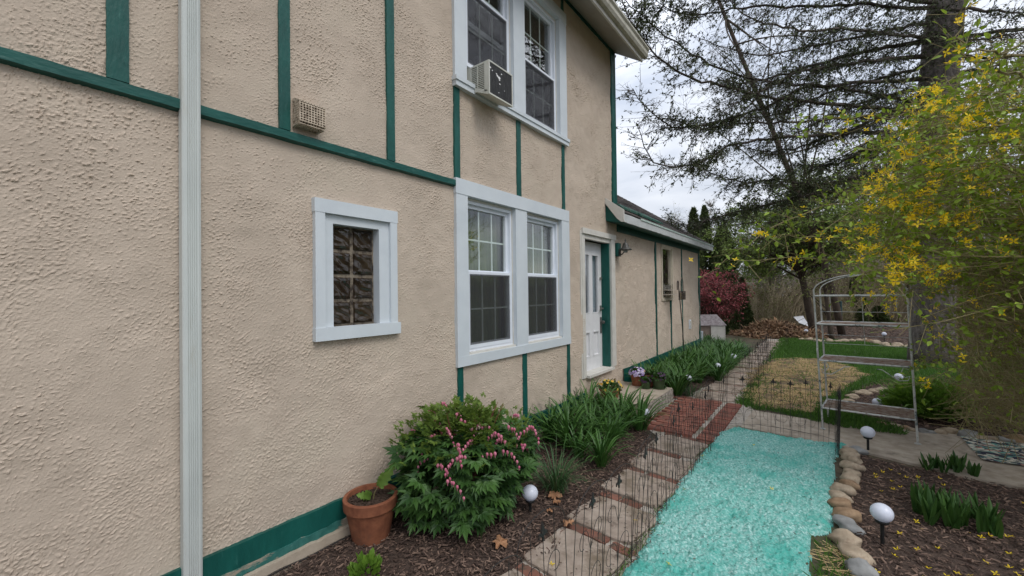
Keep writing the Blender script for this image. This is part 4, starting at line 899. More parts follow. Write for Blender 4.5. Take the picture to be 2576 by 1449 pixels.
# ------------------------------------------------------------------ pots
def pot(t,c,r,h,m,rim=.17,taper=.70):
    p=[(r*taper,0),(r*.93,h*(1-rim)),(r*.945,h*(1-rim)),(r,h*(1-rim)+.002),(r*1.02,h-.004),(r*1.0,h),(r*.88,h),(r*.86,h*.86),(.001,h*.85)]
    MB().lathe(p,c,36).build('pot',M[m],t,False)
    return h*.86
def finish(o):
    for p in o.data.polygons: p.use_smooth=True
pc=(.205,1.735)
t=thing('potted_plant',(*pc,0),'big terracotta pot with a curly green seedling standing against the wall','potted plant')
hp=pot(t,(*pc,.0),.183,.30,'terra',.24,.68)
b=MB(); V=[];Fa=[]; nr=10; na=36
for i in range(nr+1):
    for j in range(na): rr=.157*i/nr; V.append((pc[0]+rr*math.cos(j*2*PI/na),pc[1]+rr*math.sin(j*2*PI/na),.262+R(0,.012)))
b.add(V,[(i*na+j,i*na+(j+1)%na,(i+1)*na+(j+1)%na,(i+1)*na+j) for i in range(nr) for j in range(na)]); 
k=160; a=R(0,6.28,k); rr=.15*np.sqrt(R(0,1,k)); T_CH=([(-.5,-.2,0),(.5,-.15,0),(.5,.15,0),(-.5,.2,0),(0,0,.2)],[(0,1,4),(1,2,4),(2,3,4),(3,0,4)])
b.leaves(np.stack([pc[0]+rr*np.cos(a),pc[1]+rr*np.sin(a),.27+R(0,.01,k)],1),np.stack([np.cos(a*7),np.sin(a*7),0*a],1),(0,0,1),R(.012,.03,k),T_CH)
b.build('soil',M['soil'],t)
def curly(b,P0,d,L,wd,curl=1,seg=16):          # a frilly leaf
    d=nrm(np.array(d,float)); s_=nrm(np.cross(d,nrm(np.array([2.6,-1.7,1.4])))); nn=np.cross(s_,d); V=[];Fa=[]
    for i in range(seg+1):
        q=i/seg; w_=wd*math.sin(PI*min(1,.12+q*.88))**.7*(1+.30*math.sin(i*2.0))*(1-.25*q)
        c=np.array(P0)+d*L*q+nn*.12*L*math.sin(q*2.2)
        for e_ in (-1,-.5,0,.5,1): V.append(c+s_*w_*e_+nn*(.28*w_*abs(e_)**1.5*math.sin(i*2.1+e_*2)*curl+.25*w_*e_*e_))
    for i in range(seg):
        for j in range(4): Fa.append((i*5+j,i*5+j+1,i*5+6+j,i*5+5+j))
    b.add(V,Fa)
b=MB(); b.tube([(pc[0]+.01,pc[1]+.01,.25),(pc[0]+.015,pc[1]+.02,.31),(pc[0]+.03,pc[1]+.05,.36)],[.006,.004,.003],6); b.build('stem',M['stem'],t)
b=MB(); curly(b,(pc[0]+.03,pc[1]+.05,.34),(.10,.12,.24),.21,.040); curly(b,(pc[0]+.03,pc[1]+.05,.35),(.02,.05,.2),.10,.03)
curly(b,(pc[0]+.0,pc[1]-.0,.285),(-.05,-.12,.05),.11,.03); curly(b,(pc[0],pc[1],.285),(.03,-.11,.05),.10,.028); curly(b,(pc[0],pc[1],.29),(.0,-.07,.09),.08,.02); b.build('foliage',M['kale'],t,True)
def tuftball(c,r,n,size,m,name,t,T=T_LEAF,up=.4,flat=.7):
    v=nrm(rs.randn(n,3)); v[:,2]=np.abs(v[:,2])*flat; P=np.array(c)+v*r*R(.5,1,n)[:,None]; D=nrm(v+rs.randn(n,3)*.5+np.array([0,0,up]))
    return MB().leaves(P,D,rs.randn(n,3)*.4+np.array([0,0,1.]),size*R(.6,1.2,n),T).build(name,M[m],t)
for (x,y,r,h,m,lb,fm,fn_) in ((.33,6.60,.115,.19,'terra','terracotta pot of pale violet and white pansies on the step','pansy',95),(.53,6.64,.105,.19,'terra','terracotta pot half hidden between the green pots on the step','pansyy',3),
        (.515,6.46,.075,.115,'potgreen','smaller green pot at the front of the group on the step','darkflower',14),(.68,6.57,.105,.165,'potgreen','larger dark green pot at the corner of the step','darkflower',22),(.27,5.66,.16,.12,'terra','low terracotta bowl of yellow pansies at the near end of the step','pansyy',30)):
    t=thing('potted_plant',(x,y,.185),lb,'potted plant')
    pot(t,(x,y,.185),r,h,m); MB().lathe([(.001,0),(r*.87,.003)],(x,y,.185+h*.87),20).build('soil',M['soil'],t)
    if m=='potgreen': MB().lathe([(r*.7,0),(r*.92,.0),(r*1.0,.022),(r*.93,.022),(r*.86,.006)],(x,y,.186),24).build('saucer',M['potgreen'],t)
    tuftball((x,y,.185+h*.93),r*1.05,int(160*r/.1),.05,'hosta','foliage',t)
    v=nrm(rs.randn(fn_,3)); v[:,2]=np.abs(v[:,2]); P=np.array((x,y,.185+h*.95))+v*np.array([r*1.25,r*1.25,r*1.0]); 
    MB().leaves(P,nrm(np.cross(v,rs.randn(fn_,3))),v,.026*R(.7,1.1,fn_),star(5,1,.5,.1)).build('flowers',M[fm],t)
# ------------------------------------------------------------------ bleeding heart
bc=np.array([.50,2.38,0.]); t=thing('bleeding_heart_bush',tuple(bc),'rounded green bush hung with pink heart shaped flowers beside the terracotta pot','bush')
n=1150; v=nrm(rs.randn(n,3)); v[:,2]=np.where(v[:,2]<-.6,-v[:,2],v[:,2]); rad_=R(.70,1.04,n)*(1+.13*np.sin(v[:,0]*6+v[:,1]*5)+.10*np.sin(v[:,2]*10+v[:,0]*7))
P=bc+np.array([0,0,.40])+v*np.array([.41,.43,.43])*rad_[:,None]; P[:,0]=np.maximum(P[:,0],.06); P[:,2]=np.maximum(P[:,2],.035)
gl_=np.array(G(1334,1292)); gl_[2]=.15; cv=nrm(np.array(CAM)-gl_); tt=np.clip((P-gl_)@cv,0,1.2); dd_=np.linalg.norm(P-gl_-tt[:,None]*cv,axis=1); P=np.where((dd_<.17)[:,None],bc+(P-bc)*.55+[0,0,.1],P); out_=v*np.array([1,1,.35]); D=nrm(out_+np.array([0,0,-.25])+rs.randn(n,3)*.28); Nn=nrm(v*.5+np.array([0,0,.9])+rs.randn(n,3)*.25)
hi=P[:,2]>.66
MB().leaves(P[~hi],D[~hi],Nn[~hi],R(.12,.20,(~hi).sum()),T_TRIO).leaves(P[hi],D[hi]+np.array([0,0,.5]),Nn[hi],R(.055,.10,hi.sum()),T_TRIO,1).build('foliage',[M['bleed'],M['bleedtip']],t)
k=170; a=R(0,6.28,k); rr=.5*np.sqrt(R(0,1,k)); P=bc+np.stack([rr*np.cos(a),rr*np.sin(a)*1.1,R(.70,.88,k)-rr*.35],1); P[:,0]=np.maximum(P[:,0],.05)
MB().leaves(P,nrm(np.stack([np.cos(a),np.sin(a),R(.3,1.4,k)],1)),rs.randn(k,3)*.4+np.array([0,0,1.]),R(.05,.09,k),T_TRIO).build('young_foliage',M['bleedtip'],t)
b=MB(); k=34; a=R(0,6.28,k); tip=bc+np.stack([.36*np.cos(a)*R(.3,1,k),.4*np.sin(a)*R(.3,1,k),R(.55,.85,k)],1); tip[:,0]=np.maximum(tip[:,0],.05)
for q in tip: b.tube(bezp([bc+R(-.05,.05,3)*np.array([1,1,0]),(bc+q)/2+np.array([0,0,.12]),q],6),[.007,.006,.005,.004,.003,.002],5)
b.build('stem',M['pinkstem'],t)
def heart(b,c,s_):
    b.ball(c,s_,8,5,0,(.9,.6,1.05)); b.sticks([np.array(c)-[0,0,s_*.9]],[np.array(c)-[0,0,s_*2.0]],s_*.35,s_*.12,4)
rac=[(1118,1023,3.35,8),(1165,1068,3.0,4),(1085,1107,2.95,6),(1127,1090,2.9,6),(1152,1130,2.7,8),(1155,1160,2.68,8),(1068,1165,2.85,5),(1250,1100,2.85,7),(1262,1112,2.86,6),(1288,1085,3.0,5),(1337,1082,3.1,6),(1320,1090,3.1,4),(1318,1130,3.05,5),(1060,1110,3.0,5),(1135,1220,2.62,4),(1202,1030,3.4,4),(1217,1083,3.1,3),(1040,1090,3.15,4)]+[(1095,1060,3.2,5),(1180,1120,2.8,6),(1235,1150,2.75,5),(1150,1050,3.1,5),(1210,1075,3.0,5),(1275,1145,2.85,5),(1110,1180,2.7,6),(1300,1050,3.3,4),(1080,1040,3.3,5)]
for px,py,D_,nh in rac:
    p=np.array(A(px,py,D_+.12)); p[0]=max(p[0],.06); b=MB(); az=R(0,6.28); ax=np.array([math.cos(az),math.sin(az),0]); 
    Q=bezp([p-ax*.06+[0,0,.02],p+[0,0,.07],p+ax*.07+[0,0,.03],p+ax*.10-[0,0,.05]],nh+2)
    for i,q in enumerate(Q[1:]): heart(b,np.array(q)-[0,0,.018+.003*(i%2)]+R(-.006,.006,3),.0145*(1-.35*i/len(Q)))
    b.build('flower_spray',M['pink'],t,True)
# ------------------------------------------------------------------ strap leaved plants
def clump(name,label,cat,group,n,L0,L1,wd,m,bendr=(1.0,2.3),el=(1.0,1.5),spread=.06):
    b=MB(); a=R(0,2*PI,n); rr=R(0,spread,n); B=np.stack([rr*np.cos(a),rr*np.sin(a),0*a],1)
    b.ribbons(B,a+R(-.6,.6,n),R(el[0],el[1],n),R(L0,L1,n),R(wd*.7,wd*1.15,n),R(bendr[0],bendr[1],n),7)
    t=thing(name,(0,0,0),label,cat,group); b.build('leaves',M[m],t); return t
protos=[clump('daylily_clump','x','plant','daylily clumps',48,.40,.66,.027,'daylily') for _ in range(5)]
used=set()
def place(x,y,s_,label,group):
    i=rnd.randrange(5); p=protos[i]
    if i not in used: used.add(i); o=p; o.location=(x,y,0); o.rotation_euler[2]=rnd.uniform(0,6); o.scale=(s_,s_,s_); o['label']=label
    else: o=dup(p,(x,y,0),rnd.uniform(0,6),s_,label)
    o['group']=group
ORD='first second third fourth fifth sixth seventh eighth ninth tenth eleventh twelfth thirteenth fourteenth fifteenth sixteenth seventeenth eighteenth nineteenth twentieth'.split()
near=[(.20,3.55),(.25,4.0),(.55,3.95),(.30,4.4),(.62,4.35),(.88,4.25),(.22,4.8),(.55,4.75),(.86,4.65),(.40,5.12),(.70,5.08),(.98,4.95),(.15,5.25),(.78,3.85)]
for x,y in near: place(x+R(-.04,.04),y+R(-.04,.04),R(.82,1.08),'long leaved daylily clump in the bed before the step, %s from the pink bush'%ORD[near.index((x,y))],'daylilies before the step')
place(1.02,3.75,.78,'single pale green daylily clump standing out in front of the others by the path','daylilies before the step')
y=7.0
while y<14.0:
    for x in (.22,.52,.82,1.08):
        if x>.95 and y<8.6: continue
        place(x+R(-.08,.08)+.012*(y-7)-(.0 if y<12.3 else R(0,1.2)),y+R(-.12,.12),R(.85,1.12)*(1 if y<11.5 else .78),'far bed daylily clump, %s from the pots, %s'%(ORD[int(round((y-7)/.4))],{.22:'in the row against the wall',.52:'in the second row',.82:'in the third row',1.08:'beside the path'}[x]),'daylilies along the far wall')
    y+=.40
t=clump('grass_tuft','tuft of thin dark grassy leaves flopping beside the slab path','plant',None,170,.25,.52,.006,'tuft',(.9,2.6),(.9,1.5),.08); t.location=(.93,3.05,0)
t=clump('grass_tuft','weedy tuft of thin leaves by the far garden lights','plant',None,90,.12,.28,.007,'tuft',(.6,1.6),(.8,1.5),.15); t.location=(1.02,7.1,0)
# small leafy plant at the bottom edge
p=G(918,1440,.05); t=thing('leafy_seedling',(p.x,p.y,0),'small bright green leafy plant in the mulch at the bottom of the picture','plant')
n=110; v=nrm(rs.randn(n,3)); v[:,2]=np.abs(v[:,2]); P=np.array([p.x,p.y,.02])+v*np.array([.09,.09,.11])*R(.5,1,n)[:,None]
MB().leaves(P,nrm(v+np.array([0,0,.7])),rs.randn(n,3)*.5+v,R(.035,.065,n),T_LEAF).build('leaves',M['fern'],t)
# ferny clump behind the rack
p=G(2330,1050); t=thing('ferny_plant',(p.x,p.y,0),'bright green ferny clump behind the right leg of the rack','plant')
b=MB(); n=120; a=R(0,6.28,n); b.ribbons(np.stack([p.x+.12*np.cos(a),p.y+.12*np.sin(a),0*a],1),a,R(.7,1.5,n),R(.35,.6,n),.05,R(.5,1.8,n),6)
n=1300; v=nrm(rs.randn(n,3)); v[:,2]=np.abs(v[:,2]); P=np.array([p.x,p.y,.08])+v*np.array([.46,.46,.42])*R(.55,1,n)[:,None]; b.leaves(P,nrm(v+rs.randn(n,3)*.4+[0,0,.3]),rs.randn(n,3)*.5+[0,0,1.],R(.05,.10,n),T_TRI)
b.build('fronds',M['fern'],t)
# lily shoots on the right bed
def shoots(loc,n,r,h,lb,wd=.035):
    t=thing('lily_shoots',loc,lb,'plant'); a=R(0,6.28,n); rr=r*np.sqrt(R(0,1,n)); B=np.stack([loc[0]+rr*np.cos(a),loc[1]+rr*np.sin(a),0*a],1); b=MB()
    for k in range(4): b.ribbons(B+R(-.01,.01,(n,3))*[1,1,0],a+k*1.57+R(-.3,.3,n),R(1.2,1.5,n),R(h*.6,h,n),wd,R(.1,.7,n),5,fold=.5)
    b.build('leaves',M['hosta'],t)
p=G(2395,1320); shoots((p.x,p.y,0),30,.23,.26,'dark green clump of upright shoots on the right mulch bed, the largest there')
p=G(2360,1185); shoots((p.x,p.y,0),7,.10,.17,'small row of young shoots near the edge of the concrete walk',.03); p=G(2440,1195); shoots((p.x,p.y,0),9,.12,.19,'young shoots in front of the braided rug',.035)
# dead leaves
for (cx,cy,sz,lb) in ((1290,1142,.13,'largest curled dead leaf on the mulch in front of the pink bush'),(1640,835,.12,'brown dead leaf lying beside the thin grassy tuft'),(1730,1015,.085,'torn tan leaf at the edge of the slab path'),(1605,935,.05,'small orange leaf fragment by the grassy tuft'),(1655,880,.07,'pale curled dead leaf below the grassy tuft')):
    px,py=(900+cx/2.147)*s8,(1100+cy/2.147)*s8; p=G(px,py,.03); a=np.linspace(0,2*PI,23)[:-1]; V=[(p.x,p.y,.045)]
    for i,q in enumerate(a): r_=sz/2*(.85+.22*math.sin(i*1.43+px)+R(-.16,.16)); V.append((p.x+r_*math.cos(q),p.y+r_*math.sin(q),.03+R(0,.028)))
    tag(MB().add(V,[(0,i+1,(i+1)%22+1) for i in range(22)]).build('dead_leaf',M['deadleaf']),lb,'leaf')
# fallen blossoms
pp=scatter([(3.0,2.2),(3.0,5.2),(4.0,5.2),(4.4,2.4)],110); pp=np.concatenate([pp,scatter([(3.0,2.2),(3.0,3.6),(3.9,3.9),(4.2,2.4)],70),scatter(TP,9),scatter([(1.2,1.6),(1.8,1.6),(1.8,5)],4)]); bl0=None
for i,(x,y) in enumerate(pp):
    if i<3: o=MB().leaves([(0,0,0)],[(1,0,0)],[(0,0,1)],.021,star(4,1,.22,.1+.25*i)).build('fallen_blossom',M['fflower']); (globals().update({'bl%d'%i:o}))
    else: o=(bl0,bl1,bl2)[i%3].copy(); col.objects.link(o)
    o.location=(x,y,.034); o.rotation_euler=(R(-.5,.5),R(-.5,.5),R(0,6)); tag(o,'fallen yellow blossom lying on the ground around the right bed','blossom','fallen yellow blossoms')
# shepherd hook with suet cage
X_h=.30; P0=W(1723,880,X_h); P1=W(1707,715,X_h); yb=P0.y; 
t=thing('feeder_hook',(X_h,yb,0),'thin black shepherd hook pole leaning in the daylilies by the far wall','pole'); zt=P1.z; yt=P1.y
P=[(X_h,yb,0),(X_h+.01,(yb+yt)/2,zt/2),(X_h,yt,zt-.05)]+[(X_h,yt-.05+.05*math.cos(a),zt+.07*math.sin(a)) for a in np.linspace(0,PI,8)]+[(X_h,yt-.10,zt-.12)]
MB().tube(P,.010,6).build('pole',M['black'],t)
Q=W(1716,743,X_h); t=thing('suet_feeder',(X_h,Q.y,Q.z),'wire cage bird feeder hanging from the shepherd hook','bird feeder'); b=MB(); y0,z0=Q.y,Q.z; w2,h2=.15,.09
for i in range(7): b.tube([(X_h-.03,y0-w2+2*w2*i/6,z0-h2),(X_h-.03,y0-w2+2*w2*i/6,z0+h2)],.005,4); b.tube([(X_h+.03,y0-w2+2*w2*i/6,z0-h2),(X_h+.03,y0-w2+2*w2*i/6,z0+h2)],.005,4)
for i in range(4): 
    for xx in (-.03,.03): b.tube([(X_h+xx,y0-w2,z0-h2+2*h2*i/3),(X_h+xx,y0+w2,z0-h2+2*h2*i/3)],.005,4)
b.tube([(X_h,y0-w2*.8,z0+h2),(X_h,y0-w2*.6,z0+h2+.22),(X_h,y0,z0+h2+.30),(X_h,y0+w2*.6,z0+h2+.22),(X_h,y0+w2*.8,z0+h2)],.005,5); b.build('cage',M['black'],t)
MB().box(X_h-.025,y0-w2*.85,z0-h2*.9,X_h+.025,y0+w2*.85,z0+h2*.6).build('suet',mat('suet',(.22,.17,.11),(.32,.26,.18),.9,scale=30),t)
# ================================================================== TREES AND BACKGROUND
def arr(L): return np.array([tuple(p) for p in L],float)
def resample(P,n):
    P=arr(P); d=np.concatenate([[0],np.cumsum(np.linalg.norm(np.diff(P,axis=0),axis=1))]); t=np.linspace(0,d[-1],n)
    Q=np.stack([np.interp(t,d,P[:,k]) for k in range(3)],1)
    for _ in range(2): Q[1:-1]=(Q[:-2]+2*Q[1:-1]+Q[2:])/4
    return Q,d[-1]
# ---- big spruce
tr=thing('spruce_tree',tuple(A(2322,900,9.5))[:2]+(0,),'huge old conifer with grey trunk and long sweeping half bare boughs','tree')
TB=arr([A(2345,900,9.5)]); TB[0][2]=-.1
tk=[tuple(TB[0]),tuple(A(2345,650,9.5)),tuple(A(2350,400,9.5)),tuple(A(2362,180,9.5)),tuple(A(2385,-60,9.5)),tuple(A(2400,-400,9.5)),tuple(A(2412,-760,9.5))]
Q,_=resample(tk,40); rr_=np.interp(np.linspace(0,1,40),[0,.05,.3,.5,1],[.43,.38,.36,.33,.10])*(1+.03*np.sin(np.arange(40)*1.7))
b=MB(); b.tube(Q,rr_,22); tq=b.build('trunk',M['bark'],tr,True)
def trunk_at(z): i=np.argmin(np.abs(Q[:,2]-z)); return Q[i]
s8=.83854
def CT(c,D): return [A((1850+x/2.0704)*s8,(y/2.0704)*s8,D[0]+(D[1]-D[0])*i/(len(c)-1)) for i,(x,y) in enumerate(c)]
hero=[([(1830,690),(1500,660),(1200,635),(1000,610),(850,585),(660,530),(480,490),(340,430),(200,300),(110,170),(30,20),(-20,-120)],(9.3,6.6)),
([(1850,625),(1500,560),(1250,525),(1050,525),(850,490),(640,430),(500,345),(340,250),(170,130),(60,10),(0,-90)],(9.3,7.2)),
([(1790,705),(1400,740),(1000,762),(700,770),(500,795),(380,760),(300,700)],(9.3,7.8)),
([(1700,815),(1300,830),(1000,855),(700,900),(560,985),(420,1035),(300,1050),(215,1010),(170,900),(120,760)],(9.4,7.0)),
([(1850,500),(1140,540),(940,660),(700,740),(560,770),(330,790),(220,720),(140,640),(100,550)],(9.3,7.4)),
([(1880,230),(1650,205),(1400,180),(1170,190),(950,155),(800,100),(690,0),(640,-120)],(9.3,7.0)),
([(1850,150),(1500,230),(1200,290),(900,350),(700,310),(560,250)],(9.4,8.2)),
([(1850,260),(1500,330),(1250,400),(1000,480),(800,520),(650,500)],(9.4,8.6)),
([(1850,350),(1450,400),(1180,430),(900,560),(750,640)],(9.4,8.0)),
([(1860,60),(1500,20),(1200,45),(900,30),(600,80),(450,95),(350,80),(240,0)],(9.3,7.4)),
([(1850,900),(1700,1040),(1450,1110),(1200,1160),(1000,1100),(800,1150),(600,1080),(530,1050)],(9.4,9.0)),
([(1850,1150),(1500,1180),(1200,1200),(950,1270),(700,1320),(450,1410),(330,1380)],(9.4,10.5)),
([(1850,620),(1600,770),(1300,840),(1150,920),(900,960),(760,900)],(9.4,9.6)),
([(1850,440),(1500,520),(1250,600),(1050,690),(850,740),(700,720),(560,640)],(9.6,10.5)),
([(1950,200),(2200,250),(2530,200)],(9.4,7)),([(2000,330),(2300,370),(2600,330)],(9.4,9)),([(2000,480),(2250,430),(2600,470)],(9.4,10)),([(1950,80),(2250,50),(2600,110)],(9.4,8)),
([(1960,640),(2200,680),(2600,600)],(9.4,9)),([(1900,20),(1500,-80),(1000,-120),(500,-60),(200,-200)],(9.4,7)),
([(1850,560),(1650,600),(1400,690),(1200,780),(1050,860),(1000,960)],(9.5,10.6)),([(1850,800),(1600,900),(1400,1000),(1250,1050),(1100,1010)],(9.5,9.9))]
boughs=[]
for c,D in hero:
    q_=CT(c,D); z_=q_[0].z
    if 1700<c[0][0]<1960: q_=[Vector(trunk_at(z_+.05))]+q_
    boughs.append((q_,2.2 if c[0][1] in (900,1150,800) else 1.3))
for k in range(22):                                  # boughs on the other sides and higher up
    z=R(3.2,13); t0=trunk_at(z); az=R(0,6.28); L=R(4,6.5)*(1-.035*z)
    h=np.array([math.cos(az),math.sin(az),0]); 
    if az>3.3 and az<5.6 and z<8: continue
    boughs.append(([t0,t0+h*L*.3-[0,0,.15],t0+h*L*.6-[0,0,.35],t0+h*L*.85-[0,0,.2],t0+h*L+[0,0,.25]],.6))
SB=MB(); P0s=[];P1s=[];r0s=[];r1s=[];LP=[];LD=[]
for Pb,dn in boughs:
    q0,L=resample(Pb,3+int(len(Pb)*3)); n=len(q0); q0[1:-1]+=rs.randn(n-2,3)*.016
    r=np.interp(np.linspace(0,1,n),[0,.15,.7,1],[.066,.041,.021,.007])*R(.8,1.2); SB.tube(q0,r,7)
    nb=int(L/.062*dn); t=np.sort(R(.06,1,nb)); i=t*(n-1); a=np.minimum(i.astype(int),n-2); f=(i-a)[:,None]; B=q0[a]*(1-f)+q0[a+1]*f; T=nrm(q0[a+1]-q0[a])
    side=nrm(np.cross(T,[0,0,1.]))*np.where(rs.rand(nb)<.5,1,-1)[:,None]
    d=nrm(side*R(.5,1.1,(nb,1))+T*R(.2,.9,(nb,1))+np.array([0,0,1.])*rs.normal(-.25,.45,(nb,1)))
    den=np.clip(rs.rand(nb)*1.5-.15+.4*np.sin(t*9+rnd.uniform(0,6)),.10,1)
    Lb=R(.25,1.0,nb)*(1-.45*t)*np.where(rs.rand(nb)<.15,1.7,1); p=B.copy()
    for s_ in range(4):
        d=nrm(d+rs.randn(nb,3)*.16+np.array([0,0,.05])); p2=p+d*(Lb/4)[:,None]
        P0s.append(p);P1s.append(p2); r0s.append(.0075*(1-.22*s_)*np.ones(nb)); r1s.append(.0075*(1-.22*(s_+1))*np.ones(nb))
        for rep in range(3):                        # fine twigs
            m_=rs.rand(nb)<.8; ff=R(0,1,nb)[:,None]; c=(p*(1-ff)+p2*ff)[m_]; k=len(c); dd=nrm(d[m_]+rs.randn(k,3)*.75+np.array([0,0,-.3])); l=R(.05,.20,k); e=c+dd*l[:,None]
            P0s.append(c);P1s.append(e);r0s.append(np.full(k,.0028));r1s.append(np.full(k,.0012))
            for w_ in range(4 if dn<2 else 7):
                mm=rs.rand(k)<den[m_]; u=R(.1,1,k)[:,None]; LP.append((c*(1-u)+e*u)[mm]); LD.append(nrm(dd+rs.randn(k,3)*.7)[mm])
        p=p2
SB.build('bough',M['twig'],tr,True)
MB().sticks(np.concatenate(P0s),np.concatenate(P1s),np.concatenate(r0s),np.concatenate(r1s),3).build('twigs',M['twig'],tr)
LP=np.concatenate(LP);LD=np.concatenate(LD); print('spruce flecks',len(LP),'twigs',sum(map(len,P0s)))
dense=np.array([0.]) 
MB().leaves(LP,LD,rs.randn(len(LP),3),R(.032,.078,len(LP)),([(0,0,0),(.5,.19,.02),(1,0,0),(.5,-.19,.02)],[(0,1,2,3)])).build('crown',M['needle'],tr)
# ---- general broadleaf / bare tree
def tree(name,label,cat,base,trunk,K,C,rad3,rc,nt,nl,ls,bark,leaf,tr0=.1,group=None,T=T_LEAF,flat=1.,hang=0,twr=.005,limb=.35):
    t=thing(name,tuple(base),label,cat,group); q,L=resample(trunk,14); b=MB(); b.tube(q,np.linspace(tr0,tr0*.45,14),9); b.build('trunk',M[bark],t,True)
    v=nrm(rs.randn(K,3))*(R(.15,1,K)**.5)[:,None]; P=np.array(C)+v*np.array(rad3); b=MB(); A0=[];A1=[];LPp=[];LDd=[]
    for p in P:
        s_=q[rnd.randint(int(14*limb),13)]; mid=(s_+p)/2+rs.randn(3)*.08*np.linalg.norm(p-s_)+[0,0,.08*np.linalg.norm(p-s_)]
        bz=bezp([s_,mid,p],7); b.tube(bz,np.linspace(tr0*.28,twr*1.3,7),5)
    n=K*nt; ci=np.repeat(np.arange(K),nt); d=nrm(rs.randn(n,3)*np.array([1,1,flat])); l=rc*R(.4,1,n); c0=P[ci]+rs.randn(n,3)*rc*.12*np.array([1,1,flat]); e=c0+d*l[:,None]; e[:,2]-=hang*l
    m1=c0+(e-c0)*.5+rs.randn(n,3)*.08*rc
    b.sticks(c0,m1,twr,twr*.7,3); b.sticks(m1,e,twr*.7,twr*.35,3)
    c2=np.repeat(m1,2,0); e2=c2+nrm(np.repeat(d,2,0)+rs.randn(2*n,3)*.7)*rc*R(.25,.6,2*n)[:,None]; b.sticks(c2,e2,twr*.5,twr*.25,3)
    b.build('branches',M[bark],t)
    if nl:
        i=rs.randint(0,n,K*nl); u=R(.1,1.1,len(i))[:,None]; X=c0[i]*(1-u)+e[i]*u+rs.randn(len(i),3)*rc*.10
        MB().leaves(X,nrm(d[i]+rs.randn(len(i),3)*.8),rs.randn(len(i),3)*.6+[0,0,1.],ls*R(.6,1.3,len(i)),T).build('crown',M[leaf],t)
    return t
def AA(px,D): return [A(x,y,D) for x,y in px]
# trees of the middle distance
D=16.5; bs=A(2047,843,D); bs.z=0
tree('garden_tree','forked garden tree with airy light green leaves in the middle of the yard','tree',bs,[bs]+AA([(2036,785),(2024,725),(2017,690),(2000,655),(1990,600),(1965,560)],D),110,A(2015,580,D),(3.1,2.4,2.1),.85,15,190,.08,'treebark','leafgreen',.15,T=T_DIAMOND,flat=.35,limb=.45)
o=[x for x in col.objects if x.name.startswith('garden_tree')][0]
MB().tube(resample([A(2017,690,D),A(2030,660,D),A(2038,640,D),A(2050,600,D),A(2068,560,D),A(2095,510,D),A(2115,460,D)],14)[0],np.linspace(.105,.03,14),8).build('limb',M['treebark'],o,True)
D=15.; bs=A(2120,900,D); bs.z=0
tree('leaning_tree','bare grey tree whose trunk leans left behind the conifer boughs','tree',bs,[bs]+AA([(2090,700),(2040,560),(1984,430),(1958,372),(1940,310),(1910,250),(1880,180),(1838,80),(1800,-20)],D),20,A(1880,140,D),(3.0,2.,2.6),1.0,12,0,.05,'treebark',None,.12,twr=.006,flat=.8)
# second airy tree hanging in behind, grey green
D=20.; bs=A(2290,850,D); bs.z=0
tree('garden_tree','tall airy green tree standing behind the trunk of the big conifer','tree',bs,[bs]+AA([(2285,700),(2270,560),(2260,430),(2250,330)],D),120,A(2200,520,D),(5.0,3,3.9),1.1,12,85,.09,'treebark','leafgreen',.16,T=T_DIAMOND,flat=.4)
D=24.; bs=A(1935,860,D); bs.z=0
tree('garden_tree','pale green leafing tree far behind the red maple at the wood edge','tree',bs,[bs]+AA([(1937,760),(1932,680),(1938,600)],D),80,A(1935,625,D),(3.3,2.5,2.9),.95,12,110,.10,'woodbark','leafgreen',.15,T=T_DIAMOND,flat=.5)
D=27.; bs=A(2120,860,D); bs.z=0
tree('garden_tree','tall leafing tree at the wood edge between the forked tree and the big trunk','tree',bs,[bs]+AA([(2122,760),(2118,640),(2125,540)],D),85,A(2120,560,D),(4.2,3,4.6),1.1,12,90,.11,'woodbark','leafgreen',.17,T=T_DIAMOND,flat=.6)
D=14.; bs=A(2093,860,D); bs.z=0
tree('young_tree','small dark stemmed tree growing from the far mulch bed behind the rack','tree',bs,[bs]+AA([(2085,800),(2078,745),(2070,700)],D),14,A(2080,715,D),(.8,.6,.55),.4,9,22,.05,'treebark','brushgreen',.085,T=T_DIAMOND)
D=16.; bs=A(1775,860,D); bs.z=0
tree('red_maple_tree','low spreading dark red leaved maple beyond the end of the house','tree',bs,[bs]+AA([(1778,820),(1785,780),(1790,740)],D),95,A(1780,745,D),(1.35,1.4,1.0),.5,16,120,.055,'treebark','maple',.09,T=T_DIAMOND,flat=.35)
# evergreen columns
def evergreen(label,px,ytop,ybot,w,D,m='cedar',group=None,cone=.0,n=4200,ls=.17,name='evergreen_tree',cat='tree',zb=None):
    p=A(px,ybot,D); z0=p.z if zb is None else zb; base=(p.x,p.y,z0); zt=A(px,ytop,D).z; H_=zt-z0; r=w/2*D/F
    t=thing(name,base,label,cat,group); MB().tube([base,(p.x,p.y,zt-.1*H_)],[.09,.02],7).build('trunk',M['treebark'],t)
    u=R(0,1,n); prof=lambda u: np.where(u<.12,.75+u*2,1)*(1-u**(2.2 if cone==0 else 1.05))**(.55 if cone==0 else .9)
    a=R(0,6.28,n); lump=1+.16*np.sin(a*3+u*9)+.10*np.sin(a*7-u*23)
    rr=r*prof(u)*lump*(R(.35,1,n)**.45); P=np.stack([p.x+rr*np.cos(a),p.y+rr*np.sin(a),z0+u*H_],1)
    D_=nrm(np.stack([np.cos(a)*(.5+cone),np.sin(a)*(.5+cone),.9-1.1*cone+0*a],1)+rs.randn(n,3)*.35)
    MB().leaves(P,D_,rs.randn(n,3)*.5+np.stack([np.cos(a),np.sin(a),0*a],1),ls*R(.5,1.2,n),T_TRI).build('crown',M[m],t)
    return t
evergreen('dark columnar evergreen rising just behind the far roof corner',1750,525,870,48,21)
